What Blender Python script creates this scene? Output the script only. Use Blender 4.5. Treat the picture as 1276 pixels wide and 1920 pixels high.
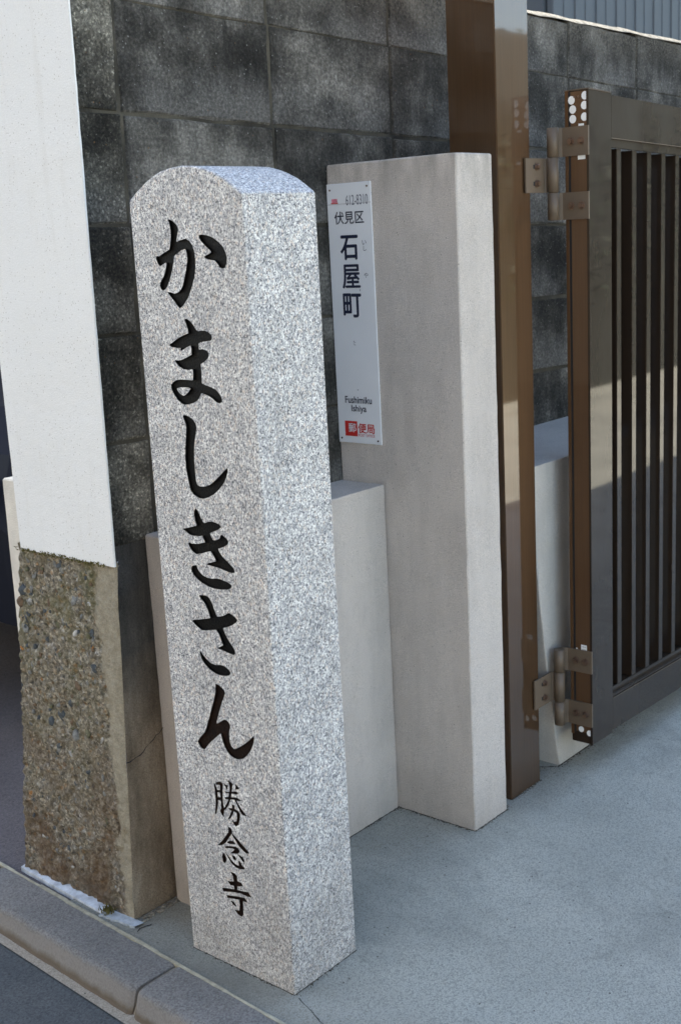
import bpy, bmesh, math, random
from mathutils import Vector, Matrix, noise
R = random.Random(7)
rad = math.radians
sc = bpy.context.scene
for o in list(bpy.data.objects): bpy.data.objects.remove(o)
COL = sc.collection

# ------------------------------------------------------------------ camera
cam_d = bpy.data.cameras.new("camera"); cam = bpy.data.objects.new("camera", cam_d); COL.objects.link(cam)
sc.camera = cam
PITCH, ROLL, YAW = 0.2208, -0.0524, 0.7106
fw = Vector((math.cos(YAW)*math.cos(PITCH), math.sin(YAW)*math.cos(PITCH), -math.sin(PITCH)))
rt = Vector((math.sin(YAW), -math.cos(YAW), 0)); up = rt.cross(fw)
r2 = math.cos(ROLL)*rt + math.sin(ROLL)*up; u2 = -math.sin(ROLL)*rt + math.cos(ROLL)*up
cam.matrix_world = Matrix(((r2.x, u2.x, -fw.x, -1.3944), (r2.y, u2.y, -fw.y, -1.3668), (r2.z, u2.z, -fw.z, 1.316), (0, 0, 0, 1)))
cam_d.sensor_fit = 'VERTICAL'; cam_d.sensor_height = 24; cam_d.lens = 2299.3/1920*24
cam_d.clip_start = 0.05; cam_d.clip_end = 2000
cam_d.dof.use_dof = True; cam_d.dof.focus_distance = 2.0; cam_d.dof.aperture_fstop = 9.0

# ------------------------------------------------------------------ sky, sun, exposure
SUN_EL, SUN_AZ = 39.0, 25.0          # the sun stands behind the block wall, a little to the right
w = bpy.data.worlds.new("World"); sc.world = w; w.use_nodes = True
nt = w.node_tree; nt.nodes.clear()
sky = nt.nodes.new('ShaderNodeTexSky'); sky.sky_type = 'NISHITA'; sky.sun_disc = False
sky.sun_elevation = rad(SUN_EL); sky.sun_rotation = rad(SUN_AZ); sky.air_density = 1.0; sky.dust_density = .9; sky.ozone_density = 1.0
bg = nt.nodes.new('ShaderNodeBackground'); bg.inputs[1].default_value = 0.12
wo = nt.nodes.new('ShaderNodeOutputWorld')
nt.links.new(sky.outputs[0], bg.inputs[0]); nt.links.new(bg.outputs[0], wo.inputs[0])
sd = bpy.data.lights.new("sun", 'SUN'); sd.energy = 4.5; sd.angle = rad(0.53); sd.color = (1.0, 0.93, 0.82)
so = bpy.data.objects.new("sun", sd); COL.objects.link(so)
sv = Vector((math.sin(rad(SUN_AZ))*math.cos(rad(SUN_EL)), math.cos(rad(SUN_AZ))*math.cos(rad(SUN_EL)), math.sin(rad(SUN_EL))))
so.rotation_euler = (-sv).to_track_quat('-Z', 'Y').to_euler(); so.location = sv*20
vs = sc.view_settings; vs.view_transform = 'Standard'; vs.look = 'None'; vs.gamma = 1; vs.use_curve_mapping = False
vs.exposure = 2.25
vs.use_white_balance = True; vs.white_balance_temperature = 7050; vs.white_balance_tint = 10
sc.render.engine = 'CYCLES'
sc.cycles.max_bounces = 8; sc.cycles.diffuse_bounces = 5

# ------------------------------------------------------------------ helpers
def link(o, parent=None):
    COL.objects.link(o)
    if parent: o.parent = parent
    return o
def tag(o, label=None, cat=None, group=None, kind=None):
    if label: o['label'] = label
    if cat: o['category'] = cat
    if group: o['group'] = group
    if kind: o['kind'] = kind
    return o
def empty(name, loc=(0, 0, 0), **k):
    o = bpy.data.objects.new(name, None); o.location = loc; o.empty_display_size = .1
    link(o); tag(o, **k); return o
def mesh_obj(name, me, parent=None):
    return link(bpy.data.objects.new(name, me), parent)
def add_box(bm, a, b, bev=0, seg=1, rz=0, mi=0):
    g = bmesh.new()
    c = [(a[i]+b[i])/2 for i in range(3)]
    bmesh.ops.create_cube(g, size=1, matrix=Matrix.Translation(c) @ Matrix.Rotation(rz, 4, 'Z') @ Matrix.Diagonal((b[0]-a[0], b[1]-a[1], b[2]-a[2], 1)))
    if bev: bmesh.ops.bevel(g, geom=g.edges[:], offset=bev, segments=seg, affect='EDGES', clamp_overlap=True)
    merge(bm, g, mi)
def merge(bm, g, mi=0):
    g.verts.ensure_lookup_table(); vm = {}
    for v in g.verts: vm[v.index if v.index >= 0 else id(v)] = None
    g.verts.index_update(); vv = [bm.verts.new(v.co) for v in g.verts]
    for f in g.faces:
        try: nf = bm.faces.new([vv[v.index] for v in f.verts]); nf.smooth = f.smooth; nf.material_index = mi
        except ValueError: pass
    g.free()
def add_cyl(bm, p, q, r, n=16, r_end=None, smooth=True, mi=0):
    p, q = Vector(p), Vector(q); d = q-p
    g = bmesh.new()
    bmesh.ops.create_cone(g, cap_ends=True, segments=n, radius1=r, radius2=r if r_end is None else r_end, depth=d.length,
        matrix=Matrix.Translation((p+q)/2) @ d.to_track_quat('Z', 'Y').to_matrix().to_4x4())
    if smooth:
        for f in g.faces: f.smooth = len(f.verts) == 4
    merge(bm, g, mi)
def add_prism(bm, prof, axis, lo, hi, mi=0):
    """closed 2D profile extruded along an axis (0: profile is (y,z); 1: (x,z); 2: (x,y))"""
    def P(u, v, t): return {0: (t, u, v), 1: (u, t, v), 2: (u, v, t)}[axis]
    A = [bm.verts.new(P(u, v, lo)) for u, v in prof]; B = [bm.verts.new(P(u, v, hi)) for u, v in prof]
    n = len(prof)
    for i in range(n):
        f = bm.faces.new((A[i], A[(i+1) % n], B[(i+1) % n], B[i])); f.material_index = mi
    for L in (A, B[::-1]):
        f = bm.faces.new(L); f.material_index = mi
def done(name, bm, mats, parent=None, shear=None, smooth=False):
    if shear:
        s, x0 = shear
        for v in bm.verts: v.co.z -= s*(v.co.x-x0)
    bmesh.ops.recalc_face_normals(bm, faces=bm.faces[:])
    me = bpy.data.meshes.new(name); bm.to_mesh(me); bm.free()
    for m in (mats if isinstance(mats, (list, tuple)) else [mats]): me.materials.append(m)
    if smooth:
        for p in me.polygons: p.use_smooth = True
    return mesh_obj(name, me, parent)
def box(name, a, b, m, parent=None, bev=0.002, seg=1, shear=None):
    bm = bmesh.new(); add_box(bm, a, b, bev, seg); return done(name, bm, m, parent, shear)

# ------------------------------------------------------------------ materials
class M:
    def __init__(s, name, rough=.8, metal=0, spec=.5):
        s.m = bpy.data.materials.new(name); s.m.use_nodes = True; s.t = s.m.node_tree
        s.b = s.t.nodes['Principled BSDF']; s.b.inputs['Roughness'].default_value = rough
        s.b.inputs['Metallic'].default_value = metal; s.b.inputs['Specular IOR Level'].default_value = spec
        g = s.n('ShaderNodeNewGeometry'); s.pos = g.outputs['Position']; s.h = None
    def n(s, t, **k):
        x = s.t.nodes.new(t)
        for a, b in k.items(): setattr(x, a, b)
        return x
    def l(s, a, b): s.t.links.new(a, b)
    def sv(s, inp, v):
        if hasattr(v, 'links'): s.l(v, inp)
        elif v is not None:
            inp.default_value = v if not (isinstance(v, tuple) and len(v) == 3 and inp.type == 'RGBA') else (*v, 1)
    def vec(s, scale=(1, 1, 1), off=(0, 0, 0), src=None):
        x = s.n('ShaderNodeMapping'); s.l(src or s.pos, x.inputs[0]); x.inputs['Scale'].default_value = scale; x.inputs['Location'].default_value = off
        return x.outputs[0]
    def noise(s, scale, detail=4, rough=.6, vec=None, dist=0):
        x = s.n('ShaderNodeTexNoise'); s.l(vec or s.pos, x.inputs['Vector']); x.inputs['Scale'].default_value = scale
        x.inputs['Detail'].default_value = detail; x.inputs['Roughness'].default_value = rough; x.inputs['Distortion'].default_value = dist
        return x.outputs['Fac']
    def vor(s, scale, out='Color', vec=None, feature='F1', rand=1):
        x = s.n('ShaderNodeTexVoronoi', feature=feature); s.l(vec or s.pos, x.inputs['Vector']); x.inputs['Scale'].default_value = scale
        x.inputs['Randomness'].default_value = rand
        return x.outputs[out]
    def sep(s, v, i):
        x = s.n('ShaderNodeSeparateXYZ'); s.l(v, x.inputs[0]); return x.outputs[i]
    def ramp(s, f, stops, interp='LINEAR'):
        x = s.n('ShaderNodeValToRGB'); s.l(f, x.inputs[0]); e = x.color_ramp; e.interpolation = interp
        while len(e.elements) > 1: e.elements.remove(e.elements[-1])
        for i, (p, c) in enumerate(stops):
            c = (c, c, c) if not isinstance(c, tuple) else c
            q = e.elements[0] if i == 0 else e.elements.new(p)
            q.position = p; q.color = (*c, 1)
        return x.outputs[0]
    def math(s, op, a, b=None, clamp=False):
        x = s.n('ShaderNodeMath', operation=op, use_clamp=clamp); s.sv(x.inputs[0], a)
        if b is not None: s.sv(x.inputs[1], b)
        return x.outputs[0]
    def rng(s, v, a, b, c=0, d=1):
        x = s.n('ShaderNodeMapRange'); s.l(v, x.inputs[0])
        for i, q in enumerate((a, b, c, d)): x.inputs[i+1].default_value = q
        return x.outputs[0]
    def mix(s, f, a, b, mode='MIX'):
        x = s.n('ShaderNodeMix', data_type='RGBA', blend_type=mode); s.sv(x.inputs['Factor'], f); s.sv(x.inputs[6], a); s.sv(x.inputs[7], b)
        return x.outputs[2]
    def col(s, v): s.sv(s.b.inputs['Base Color'], v); return s
    def bump(s, h, dist=.002, strength=1):
        x = s.n('ShaderNodeBump'); s.l(h, x.inputs['Height']); x.inputs['Distance'].default_value = dist; x.inputs['Strength'].default_value = strength
        if s.h: s.l(s.h, x.inputs['Normal'])
        s.h = x.outputs[0]; s.l(s.h, s.b.inputs['Normal']); return s

def granite():
    g = M('speckled_granite', rough=.55, spec=.4)
    wob = g.n('ShaderNodeTexNoise'); g.l(g.pos, wob.inputs['Vector']); wob.inputs['Scale'].default_value = 400; wob.inputs['Detail'].default_value = 2
    a = g.n('ShaderNodeVectorMath', operation='MULTIPLY_ADD'); g.l(wob.outputs['Color'], a.inputs[0]); a.inputs[1].default_value = (.004,)*3; g.l(g.pos, a.inputs[2])
    p = g.vec((1, 1, .72), src=a.outputs[0])
    n1 = g.noise(235, 3, .68, p); n2 = g.noise(460, 2, .6, p); v1 = g.sep(g.vor(275, vec=p), 0)
    base = g.ramp(v1, [(0, (.84, .83, .79)), (.30, (.74, .73, .70)), (.58, (.60, .59, .57)), (.76, (.73, .65, .57)), (.90, (.45, .45, .46))], 'CONSTANT')
    cc = g.mix(g.ramp(n1, [(.495, 0), (.56, .85)]), base, (.33, .335, .35))
    cc = g.mix(g.ramp(n2, [(.55, 0), (.595, .94)]), cc, (.065, .07, .085))
    dk = g.noise(300, 2, .5, g.vec((1, 1, 1), (.37, .11, .2), p))
    cc = g.mix(g.ramp(dk, [(.60, 0), (.645, .9)]), cc, (.06, .065, .08))
    big = g.ramp(g.noise(14, 3), [(.35, .88), (.65, 1.06)])
    cc = g.mix(1, cc, big, 'MULTIPLY')
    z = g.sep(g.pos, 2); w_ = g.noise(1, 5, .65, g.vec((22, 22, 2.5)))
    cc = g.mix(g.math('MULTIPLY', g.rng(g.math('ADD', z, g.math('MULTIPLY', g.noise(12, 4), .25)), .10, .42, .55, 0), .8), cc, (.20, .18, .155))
    cc = g.mix(g.ramp(w_, [(.52, 0), (.78, .28)]), cc, (.30, .285, .26))
    g.col(cc); g.bump(g.noise(700, 3), .0006, .6)
    return g.m
def letter_paint(name='black_carving_paint', tint=(1, 1, 1)):
    g = M(name, rough=.38, spec=.10)
    g.col(g.mix(1, tint, g.ramp(g.noise(90, 5), [(.4, (.003, .003, .0035)), (.62, (.005, .0045, .004)), (.75, (.016, .014, .011))]), 'MULTIPLY'))
    g.bump(g.noise(350, 4), .0015, .8); return g.m
def stucco(name, c, dark=.90, blue=0):
    g = M(name, rough=.92, spec=.25)
    st = g.noise(1, 5, .7, g.vec((16, 16, 3.0))); bl = g.noise(6, 5, .65)
    f = g.math('MULTIPLY', g.ramp(st, [(.30, dark), (.60, 1.02)]), g.ramp(bl, [(.3, .90), (.7, 1.05)]))
    cc = g.mix(1, c, g.ramp(f, [(0, 0), (1, 1)]), 'MULTIPLY')
    gr = g.noise(620, 4, .7)
    cc = g.mix(1, cc, g.ramp(gr, [(.30, .60), (.5, 1), (.72, 1.28)]), 'MULTIPLY')
    top = g.math('MULTIPLY', g.rng(g.sep(g.pos, 2), 1.36, 1.47, 0, .5), g.ramp(g.noise(1, 5, .6, g.vec((30, 30, 8))), [(.42, 0), (.65, 1)]))
    cc = g.mix(top, cc, (.19, .18, .15))
    low = g.rng(g.sep(g.pos, 2), 0, .12, .45, 0)
    cc = g.mix(g.math('MULTIPLY', low, g.noise(18, 4)), cc, (.16, .15, .13))
    pin = g.math('MULTIPLY', g.math('LESS_THAN', g.vor(85, 'Distance'), .10), g.math('GREATER_THAN', g.sep(g.vor(85), 0), .80))
    cc = g.mix(g.math('MULTIPLY', pin, .65), cc, (.12, .105, .085))
    g.col(cc); g.bump(g.noise(330, 5, .8), .0035, 1); g.bump(g.noise(22, 3), .006, .35)
    return g.m
def block_mat(name='weathered_concrete_block', lift=1.0):
    g = M(name, rough=.93, spec=.25)
    oi = g.n('ShaderNodeObjectInfo')
    # the same sheet of stains runs over the whole wall
    st = g.noise(1, 6, .68, g.vec((17, 17, 3.2))); bl = g.noise(4.6, 7, .62); fine = g.noise(150, 4, .75)
    f = g.math('ADD', g.math('MULTIPLY', st, .40), g.math('MULTIPLY', g.math('ADD', g.math('MULTIPLY', g.math('SUBTRACT', bl, .5), 2.1), .5), .68))
    f = g.math('ADD', f, g.math('MULTIPLY', g.math('SUBTRACT', oi.outputs['Random'], .5), .13))
    cc = g.ramp(f, [(.32, (.026, .0245, .021)), (.46, (.056, .053, .046)), (.54, (.095, .090, .079)), (.63, (.17, .162, .143)), (.78, (.33, .315, .28))])
    # lime wash-out at the foot of the blocks
    t = g.n('ShaderNodeTexCoord'); oz = g.sep(t.outputs['Object'], 2)
    foot = g.math('MULTIPLY', g.rng(g.math('ADD', oz, g.math('MULTIPLY', g.math('SUBTRACT', g.noise(1, 5, .7, g.vec((24, 24, 5))), .5), .14)), .01, -.055, 0, 1), g.ramp(g.noise(1, 5, .6, g.vec((4, 4, 4), (3, 1, 2))), [(.44, 0), (.58, .75)]))
    cc = g.mix(foot, cc, (.20, .194, .18))
    rand_bottom = g.ramp(g.noise(2.2, 2), [(.5, 0), (.75, .35)])
    cc = g.mix(rand_bottom, cc, (.085, .085, .075))
    cc = g.mix(1, cc, g.ramp(fine, [(.28, .40), (.5, 1), (.70, 2.0)]), 'MULTIPLY')
    sp = g.vor(150, 'Distance', feature='F1'); rs = g.sep(g.vor(150), 0)
    speck = g.math('MULTIPLY', g.math('LESS_THAN', g.math('ADD', sp, g.math('MULTIPLY', g.sep(g.vor(150), 2), .12)), .26), g.math('GREATER_THAN', g.math('ADD', rs, g.math('MULTIPLY', g.noise(9, 3), .3)), .99))
    cc = g.mix(g.math('MULTIPLY', speck, .55), cc, g.ramp(g.sep(g.vor(150), 1), [(0, (.45, .45, .43)), (.7, (.3, .29, .26)), (.93, (.28, .15, .06))], 'CONSTANT'))
    # paler sandy grains towards the top of the wall
    crest = g.math('MULTIPLY', g.rng(g.sep(g.pos, 2), 1.76, 1.88, 0, 1), g.ramp(g.noise(140, 3, .8), [(.42, 0), (.6, .8)]))
    cc = g.mix(crest, cc, (.30, .27, .22))
    if lift != 1:
        pk = g.ramp(g.sep(g.vor(260), 0), [(0, .72), (.35, .95), (.7, 1.12), (.93, 1.9)], 'CONSTANT')
        cc = g.mix(1, cc, (lift, lift*.98, lift*.90), 'MULTIPLY'); cc = g.mix(1, cc, pk, 'MULTIPLY')
    g.col(cc); g.bump(g.noise(210, 6, .85), .009, 1); g.bump(g.noise(25, 3), .010, .6)
    return g.m
def simple(name, c, rough=.6, metal=0, var=.12, scale=30, bump=0, bs=300, spec=.5):
    g = M(name, rough=rough, metal=metal, spec=spec)
    f = g.ramp(g.noise(scale, 4), [(.3, 1-var), (.7, 1+var)])
    g.col(g.mix(1, c, f, 'MULTIPLY'))
    if bump: g.bump(g.noise(bs, 3), bump, .7)
    return g.m
def bronze(name, c, rough, metal, streak=.15):
    g = M(name, rough=rough, metal=metal, spec=.6)
    st = g.noise(1, 3, .5, g.vec((900, 900, 6)))
    g.col(g.mix(1, c, g.ramp(st, [(.3, 1-streak), (.7, 1+streak)]), 'MULTIPLY'))
    g.b.inputs['Coat Weight'].default_value = 1; g.b.inputs['Coat Roughness'].default_value = .035; g.b.inputs['Coat IOR'].default_value = 1.75 if metal > .5 else 1.5; g.b.inputs['Specular IOR Level'].default_value = .15
    d = g.noise(6, 4, .6, g.vec((1, 1, .5))); g.l(g.rng(d, .3, .8, rough*.8, rough*1.5), g.b.inputs['Roughness'])
    return g.m
def plaster_white():
    g = M('white_wall_paint', rough=.85, spec=.3)
    pit = g.vor(170, 'Distance'); rs = g.sep(g.vor(170), 0)
    dot = g.math('MULTIPLY', g.math('LESS_THAN', pit, .20), g.math('GREATER_THAN', rs, .90))
    cc = g.mix(g.ramp(g.noise(3, 5), [(.35, 0), (.7, .3)]), (.80, .805, .785), (.73, .73, .70))
    cc = g.mix(g.math('MULTIPLY', dot, .5), cc, (.35, .33, .28))
    dirt = g.ramp(g.noise(1, 5, .6, g.vec((30, 30, 4))), [(.55, 0), (.8, .25)])
    cc = g.mix(dirt, cc, (.55, .52, .45))
    cc = g.mix(1, cc, g.ramp(g.noise(350, 3, .7), [(.3, .93), (.7, 1.04)]), 'MULTIPLY')
    g.col(cc); g.bump(g.noise(300, 4, .7), .0016, .8); g.bump(g.noise(18, 3), .006, .4)
    return g.m
def rubble():
    g = M('exposed_aggregate_concrete', rough=.95, spec=.2)
    z = g.sep(g.pos, 2); y = g.sep(g.pos, 1)
    n1 = g.noise(12, 5, .65); n2 = g.noise(60, 4, .7)
    base = g.ramp(n2, [(.3, (.12, .10, .07)), (.5, (.28, .245, .185)), (.68, (.42, .38, .30))])
    wv = g.n('ShaderNodeVectorMath', operation='MULTIPLY_ADD'); wn = g.n('ShaderNodeTexNoise'); g.l(g.pos, wn.inputs['Vector']); wn.inputs['Scale'].default_value = 150; g.l(wn.outputs['Color'], wv.inputs[0]); wv.inputs[1].default_value = (.008,)*3; g.l(g.pos, wv.inputs[2]); wp = wv.outputs[0]
    vc = g.vor(105, vec=wp); pick = g.ramp(g.sep(vc, 0), [(0, (.06, .065, .07)), (.16, (.17, .16, .14)), (.34, (.26, .22, .16)), (.55, (.34, .30, .24)), (.78, (.45, .43, .39)), (.9, (.30, .17, .08))], 'CONSTANT')
    agg = g.mix(g.ramp(g.vor(105, 'Distance', vec=wp), [(.30, .62), (.60, .08)]), base, pick)
    v2 = g.ramp(g.sep(g.vor(230, vec=wp), 1), [(0, .45), (.3, .85), (.6, 1.1), (.85, 1.7)], 'CONSTANT')
    agg = g.mix(.7, agg, g.mix(1, agg, v2, 'MULTIPLY'))
    moss = g.math('MULTIPLY', g.rng(z, .15, .7, .1, .75), g.ramp(n1, [(.42, 0), (.66, .7)]))
    agg = g.mix(moss, agg, (.15, .145, .05))
    brown = g.math('MULTIPLY', g.rng(z, .45, .1, 0, .7), g.ramp(g.noise(9, 4), [(.4, 0), (.6, 1)]))
    agg = g.mix(brown, agg, (.13, .075, .04))
    smooth_c = g.ramp(g.noise(40, 5, .7), [(.3, (.30, .26, .185)), (.7, (.46, .41, .31))])
    smooth_c = g.mix(1, smooth_c, g.ramp(g.noise(400, 3, .8), [(.3, .7), (.7, 1.2)]), 'MULTIPLY')
    edge = g.math('ADD', y, g.math('MULTIPLY', g.math('SUBTRACT', g.noise(14, 4), .5), .09))
    cc = g.mix(g.rng(edge, .452, .462, 1, 0), agg, smooth_c)
    stain = g.math('MULTIPLY', g.rng(z, .2, .0, 0, 1), g.ramp(g.noise(20, 4), [(.45, 0), (.6, .6)]))
    cc = g.mix(stain, cc, (.08, .065, .05))
    g.col(cc); g.bump(g.noise(260, 5, .8), .004, 1); g.bump(g.vor(105, 'Distance', vec=wp), -.004, .7)
    return g.m
def dark_footing():
    g = M('dark_footing_concrete', rough=.93, spec=.25)
    z = g.sep(g.pos, 2); n = g.noise(1, 6, .72, g.vec((14, 14, 4.5)))
    top = g.ramp(n, [(.3, (.035, .034, .031)), (.55, (.085, .081, .073)), (.75, (.18, .17, .15))])
    bot = g.ramp(n, [(.3, (.12, .09, .06)), (.55, (.27, .215, .155)), (.75, (.40, .35, .27))])
    zz = g.math('ADD', z, g.math('MULTIPLY', g.math('SUBTRACT', g.noise(7, 3), .5), .25))
    cc = g.mix(g.rng(zz, .34, .58, 0, 1), bot, top)
    cc = g.mix(1, cc, g.ramp(g.noise(350, 4, .8), [(.3, .6), (.7, 1.5)]), 'MULTIPLY')
    g.col(cc); g.bump(g.noise(240, 4, .75), .003, 1); g.bump(g.noise(20, 3), .006, .5)
    return g.m
def ground_mat(name, lo, hi, speck, scale=260, bump=.003, patch=None, spk=.72):
    g = M(name, rough=.95, spec=.2)
    cc = g.mix(g.ramp(g.noise(2.6, 5, .6), [(.33, 0), (.68, 1)]), lo, hi)
    gr = g.noise(scale, 6, .85)
    cc = g.mix(1, cc, g.ramp(gr, [(.26, .42), (.5, 1), (.74, 1.6)]), 'MULTIPLY')
    v = g.sep(g.vor(scale*1.2), 0)
    cc = g.mix(g.math('MULTIPLY', g.math('GREATER_THAN', v, spk), .35), cc, speck)
    v2 = g.math('MULTIPLY', g.math('LESS_THAN', g.vor(45, 'Distance'), .10), g.math('GREATER_THAN', g.sep(g.vor(45), 1), .86))
    cc = g.mix(g.math('MULTIPLY', v2, .7), cc, (.05, .045, .04))
    if patch: cc = patch(g, cc)
    g.col(cc); g.bump(gr, bump, 1); g.bump(g.noise(12, 3), .01, .3)
    return g.m
def drive_patch(g, cc):
    st = g.ramp(g.noise(1.7, 7, .7, None, .6), [(.38, 1.0), (.50, 0), (.62, 0)])
    cc = g.mix(g.math('MULTIPLY', st, .35), cc, (.25, .255, .23))
    blot = g.ramp(g.noise(9, 5, .7), [(.62, 0), (.74, .45)])
    cc = g.mix(blot, cc, (.17, .17, .15))
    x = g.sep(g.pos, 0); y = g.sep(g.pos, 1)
    # browner mortar round the monument, dirt and painted contact shade along the foot of the walls
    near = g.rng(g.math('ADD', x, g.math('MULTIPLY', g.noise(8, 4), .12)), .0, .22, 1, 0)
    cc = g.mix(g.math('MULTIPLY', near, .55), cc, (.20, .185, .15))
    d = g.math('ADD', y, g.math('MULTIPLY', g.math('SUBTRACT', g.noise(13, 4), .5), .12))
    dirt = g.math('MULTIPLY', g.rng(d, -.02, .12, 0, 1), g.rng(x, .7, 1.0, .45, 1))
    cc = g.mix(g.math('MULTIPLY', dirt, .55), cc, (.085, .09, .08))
    return cc

def kerb_patch(g, cc):
    z = g.math('ADD', g.sep(g.pos, 2), g.math('MULTIPLY', g.math('SUBTRACT', g.noise(30, 4), .5), .016))
    cc = g.mix(g.rng(z, -.012, -.003, .6, 0), cc, (.29, .26, .225))  # front face coloured paler and warmer, standing in for light off the lane
    return g.mix(g.rng(z, -.042, -.030, .85, 0), cc, (.13, .095, .06))
MAT = dict(
    granite=granite(), paint=letter_paint(), paint2=letter_paint('brown_black_carving_paint', (3, 1.7, 1.2)),
    stucco=stucco('beige_cement_render', (.68, .62, .56)), stucco2=stucco('grey_cement_render', (.58, .56, .52)),
    block=block_mat(), block_end=block_mat('gritty_block_end', 1.12), mortar=simple('old_block_mortar', (.050, .045, .033), .95, 0, .95, 7, .004, 200),
    white=plaster_white(), rubble=rubble(), footing=dark_footing(),
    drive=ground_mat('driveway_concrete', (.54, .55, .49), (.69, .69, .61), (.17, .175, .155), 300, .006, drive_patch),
    road=ground_mat('asphalt_road', (.085, .095, .10), (.13, .138, .14), (.04, .04, .045), 240, .003),
    gutter=ground_mat('gutter_cement', (.33, .29, .23), (.42, .37, .30), (.15, .12, .09), 300, .002),
    kerb=ground_mat('kerb_concrete', (.19, .185, .175), (.29, .275, .255), (.09, .08, .07), 260, .0035, kerb_patch),
    alley=ground_mat('alley_asphalt', (.12, .105, .105), (.16, .14, .14), (.06, .06, .06), 240, .003),
    skirt=simple('whitewash_mortar', (.50, .53, .56), .9, 0, .35, 45, .002),
    pale_line=simple('pale_joint_sand', (.36, .33, .24), .95, 0, .3, 60, .002),
    bronze=bronze('bronze_anodised_aluminium', (.095, .051, .024), .38, .6),
    gate=bronze('dark_bronze_gate_aluminium', (.022, .0135, .008), .6, 0, .08),
    gate_side=bronze('brown_gate_web', (.10, .052, .025), .45, .2, .1),
    hinge=simple('taupe_hinge_enamel', (.120, .088, .060), .5, .0, .06, 40),
    bolt=simple('coppery_bolt_steel', (.20, .135, .10), .38, .8, .1, 200),
    black=simple('dark_gap', (.012, .012, .013), .8, 0, .1),
    foam=simple('white_foam_pad', (.78, .80, .80), .8, 0, .05),
    sign=simple('enamelled_sign_white', (.74, .765, .79), .28, 0, .03, 8),
    navy=simple('navy_print', (.012, .018, .045), .35, 0, .05), red=simple('red_print', (.55, .03, .025), .35, 0, .05),
    signw=simple('white_print', (.72, .74, .78), .35, 0, .03), grey_print=simple('faded_grey_print', (.11, .12, .16), .4, 0, .2, 90),
    pink=simple('faded_sticker_strip', (.55, .56, .58), .5, 0, .06, 90),
    moss=simple('moss', (.10, .085, .02), .95, 0, .5, 300, .003),
    siding=simple('slate_grey_metal_siding', (.085, .095, .105), .55, .1, .06, 5),
    cream=simple('cream_house_render', (.56, .50, .42), .9, 0, .05, 4), roof=simple('grey_roof_tile', (.09, .095, .10), .6, 0, .2, 8),
    glass=simple('window_glass', (.03, .035, .04), .06, 0, .02), frame=simple('window_frame_grey', (.35, .35, .34), .5),
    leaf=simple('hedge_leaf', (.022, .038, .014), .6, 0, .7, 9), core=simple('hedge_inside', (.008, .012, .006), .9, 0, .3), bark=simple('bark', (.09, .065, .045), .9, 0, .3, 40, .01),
    car=simple('midnight_blue_car_paint', (.004, .005, .012), .6, 0, .02, spec=.12), tyre=simple('tyre_rubber', (.015, .015, .016), .85, 0, .2, 60),
    rim=simple('wheel_rim_alloy', (.30, .31, .32), .3, .9), lens=simple('lamp_lens', (.35, .05, .03), .2),
)

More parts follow.
